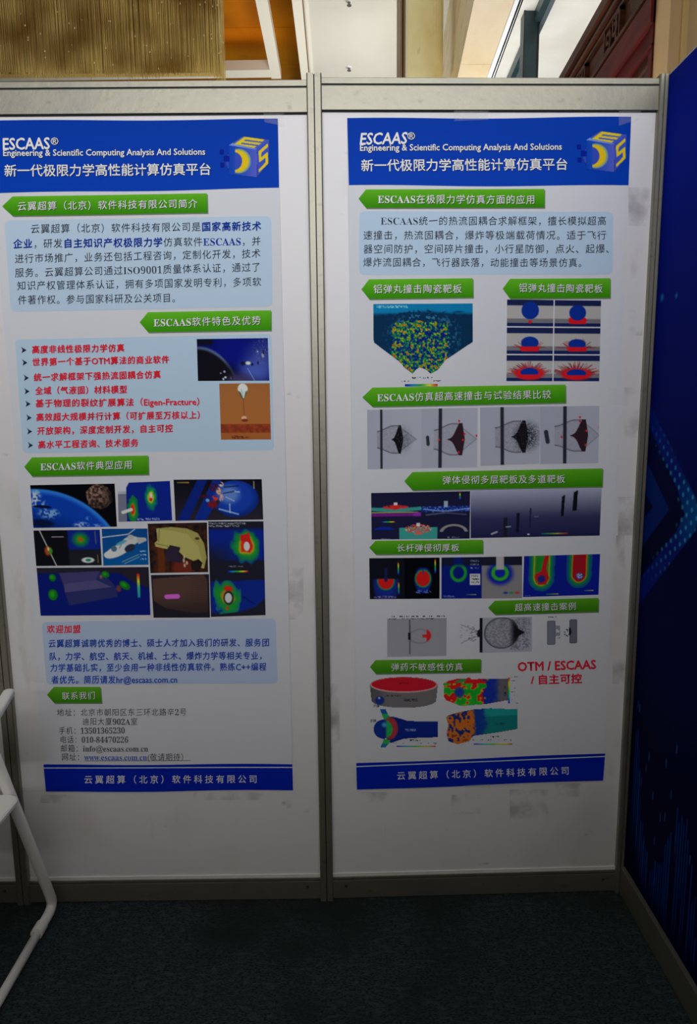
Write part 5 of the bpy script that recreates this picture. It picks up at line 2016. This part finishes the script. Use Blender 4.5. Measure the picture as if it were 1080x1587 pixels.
tape(SR, ((703, 167), (757, 167), (756, 186), (704, 188)), 'clear tape strip over the middle of the right poster top edge')
tape(SR, ((958, 172), (992, 172), (992, 184), (958, 196)), 'clear tape strip at the top right corner of the right poster')
tape(SL, ((408, 172), (440, 172), (440, 196), (410, 190)), 'clear tape strip at the top right corner of the left poster')
tape(SR, ((942, 600), (974, 602), (972, 628), (940, 626)), 'clear tape strip halfway down the right edge of the right poster')
tape(SL, ((40, 1030), (66, 1032), (67, 1056), (42, 1054)), 'clear tape strip low on the left edge of the left poster')
tape(SR, ((720, 1216), (758, 1214), (759, 1236), (721, 1238)), 'clear tape strip under the blue footer of the right poster')

M_RES = bpy.data.materials.new('adhesive_residue')
M_RES.use_nodes = True
_b = M_RES.node_tree.nodes['Principled BSDF']
_nz = M_RES.node_tree.nodes.new('ShaderNodeTexNoise')
_nz.inputs['Scale'].default_value = 14
_nz.inputs['Detail'].default_value = 8
_mr = M_RES.node_tree.nodes.new('ShaderNodeMapRange')
_mr.inputs[1].default_value, _mr.inputs[2].default_value = 0.45, 0.8
_mr.inputs[3].default_value, _mr.inputs[4].default_value = 0.0, 0.5
_tc = M_RES.node_tree.nodes.new('ShaderNodeTexCoord')
M_RES.node_tree.links.new(_tc.outputs['Object'], _nz.inputs[0])
M_RES.node_tree.links.new(_nz.outputs[0], _mr.inputs[0])
M_RES.node_tree.links.new(_mr.outputs[0], _b.inputs['Alpha'])
_b.inputs['Base Color'].default_value = (0.30, 0.29, 0.28, 1)
_b.inputs['Roughness'].default_value = 0.7
for sf, x0, y0, x1, y1 in ((SR, 974, 290, 1008, 350), (SR, 976, 480, 996, 520), (SR, 968, 600, 990, 690), (SR, 958, 770, 988, 830), (SR, 955, 830, 968, 910),
                           (SR, 950, 1010, 972, 1060), (SR, 560, 1228, 600, 1245), (SR, 700, 1232, 745, 1262), (SR, 790, 1224, 850, 1270), (SR, 860, 1214, 900, 1236),
                           (SL, 446, 880, 470, 960), (SR, 508, 1060, 526, 1190), (SL, 300, 1229, 420, 1240), (SL, 62, 1232, 120, 1245)):
    W = sf.put(np.array([x0, x1, x1, x0], float), np.array([y0, y0, y1, y1], float), np.full(4, -0.0004 if sf is SR else -0.0004))
    n_ = sf.N
    base_pt = sf.P0 - n_ * 0.0022
    W = W - np.outer((W - base_pt) @ n_ - 0.0006, n_)
    mesh_np('tape_residue', W, [(0, 3, 2, 1)], M_RES, parent=wall_b)

# ------------------------------------------------------------------ folding chair
XS = -0.882
chair = empty('folding_chair', (XS - 0.23, -0.3, 0), cat='chair',
              label='white metal folding armchair cut off by the left edge of the photo')
RT = 0.0155
up0 = Vector((0, -0.052, 0.018))
updir = Vector((0, -0.25, 0.64)).normalized()


def side(x, sgn):
    # floor runner, bend, inclined upright
    bm = bmesh.new()
    top = Vector((x, -0.052, 0.018)) + updir * 0.90
    pts = rounded([(x, -0.14, 0.0165), (x, -0.040, 0.0175), tuple(top)], 0.075, 10)
    tube(bm, pts, RT, 16)
    s = bm_obj('side_frame', bm, M_WHITE, chair, smooth=True)
    bm = bmesh.new()
    tube(bm, [(x, -0.10, 0.0165), (x, -0.64, 0.0150)], 0.0135, 16)
    bm_obj('floor_runner', bm, M_WHITE, chair, smooth=True)
    bm = bmesh.new()
    tube(bm, [(x, -0.128, 0.0195), (x, -0.168, 0.0195)], 0.0185, 16)
    bm_obj('collar', bm, M_WPLAST, s)
    bm = bmesh.new()
    tube(bm, [(x, -0.638, 0.0150), (x, -0.655, 0.0150)], 0.0148, 16)
    bm_obj('end_cap', bm, M_RUBBER, chair)
    # crossing leg from the seat front down to the rear of the runner
    bm = bmesh.new()
    tube(bm, [(x - sgn * 0.032, -0.60, 0.022), (x - sgn * 0.032, -0.245, 0.51)], 0.011, 12)
    bm_obj('rear_leg', bm, M_WHITE, chair, smooth=True)
    # armrest
    bm = bmesh.new()
    path_ = rounded([(x - sgn * 0.008, -0.185, 0.805), (x - sgn * 0.008, -0.27, 0.775), (x - sgn * 0.008, -0.46, 0.72)], 0.05, 6)
    n = 16
    rings_ = []
    N_ = len(path_)
    for i, pnt in enumerate(path_):
        a_ = path_[min(i + 1, N_ - 1)] - path_[max(i - 1, 0)]
        a_.normalize()
        upv = Vector((1, 0, 0)).cross(a_)
        rings_.append([bm.verts.new(pnt + Vector((1, 0, 0)) * 0.016 * math.copysign(abs(math.cos(t_)) ** .6, math.cos(t_)) + upv * 0.0115 * math.copysign(abs(math.sin(t_)) ** .6, math.sin(t_)))
                       for t_ in [2 * math.pi * k / n for k in range(n)]])
    for a_, b_ in zip(rings_, rings_[1:]):
        for k in range(n):
            bm.faces.new((a_[k], a_[(k + 1) % n], b_[(k + 1) % n], b_[k]))
    for rg, pnt, dv in ((rings_[0], path_[0], Vector((0, 0.012, 0.004))), (rings_[-1], path_[-1], Vector((0, -0.012, -0.004)))):
        c_ = bm.verts.new(pnt + dv)
        mid = [bm.verts.new(pnt + dv * .75 + (v.co - pnt) * .62) for v in rg]
        for k in range(n):
            bm.faces.new((rg[k], rg[(k + 1) % n], mid[(k + 1) % n], mid[k]))
            bm.faces.new((mid[k], mid[(k + 1) % n], c_))
    bm_obj('armrest', bm, M_WPLAST, chair, smooth=True)


side(XS, 1)
side(XS - 0.46, -1)
# seat
bm = bmesh.new()
sx0, sx1, sy0, sy1, sz = XS - 0.484, XS + 0.048, -0.64, -0.272, 0.545
rc = 0.035
out = []
for cx, cy, a0 in ((sx1 - rc, sy1 - rc, 0), (sx0 + rc, sy1 - rc, 90), (sx0 + rc, sy0 + rc, 180), (sx1 - rc, sy0 + rc, 270)):
    for k in range(7):
        a = math.radians(a0 + 15 * k)
        out.append((cx + rc * math.cos(a), cy + rc * math.sin(a)))
lv = []
for dz, ins in ((-0.015, 0.004), (-0.012, 0.0), (-0.004, 0.0), (0.0, 0.004)):
    cx, cy = (sx0 + sx1) / 2, (sy0 + sy1) / 2
    lv.append([bm.verts.new((x + (cx - x) * ins * 5, y + (cy - y) * ins * 5, sz + dz)) for x, y in out])
n = len(out)
for a, b in zip(lv, lv[1:]):
    for k in range(n):
        bm.faces.new((a[k], a[(k + 1) % n], b[(k + 1) % n], b[k]))
bm.faces.new(lv[0][::-1])
bm.faces.new(lv[-1])
bm_obj('seat', bm, M_WPLAST, chair)
# cross tubes and backrest
for (y, z, r) in ((-0.285, 0.521, 0.009), (-0.59, 0.521, 0.009), (-0.60, 0.022, 0.009)):
    bm = bmesh.new()
    tube(bm, [(XS - 0.43, y, z), (XS - 0.03, y, z)], r, 10)
    bm_obj('cross_tube', bm, M_WHITE, chair, smooth=True)
bm = bmesh.new()
nu, nv = 12, 6
fa, fb = [], []
for i in range(nu + 1):
    u = i / nu
    for jx in range(nv + 1):
        v = jx / nv
        base_ = Vector((0, -0.052, 0.018)) + updir * (0.68 + 0.20 * v)
        bow = 0.03 * (4 * u * (1 - u))
        x = XS - 0.012 - u * 0.436
        p_ = Vector((x, base_.y - bow, base_.z))
        fa.append(bm.verts.new(p_ + Vector((0, 0.006, 0.002))))
        fb.append(bm.verts.new(p_ - Vector((0, 0.006, 0.002))))
ix = lambda i, k: i * (nv + 1) + k
for i in range(nu):
    for k in range(nv):
        bm.faces.new((fa[ix(i, k)], fa[ix(i + 1, k)], fa[ix(i + 1, k + 1)], fa[ix(i, k + 1)]))
        bm.faces.new((fb[ix(i, k)], fb[ix(i, k + 1)], fb[ix(i + 1, k + 1)], fb[ix(i + 1, k)]))
for i in range(nu):
    for k in (0, nv):
        bm.faces.new((fa[ix(i, k)], fb[ix(i, k)], fb[ix(i + 1, k)], fa[ix(i + 1, k)]))
for k in range(nv):
    for i in (0, nu):
        bm.faces.new((fa[ix(i, k)], fa[ix(i, k + 1)], fb[ix(i, k + 1)], fb[ix(i, k)]))
bm_obj('backrest', bm, M_WPLAST, chair, smooth=True)
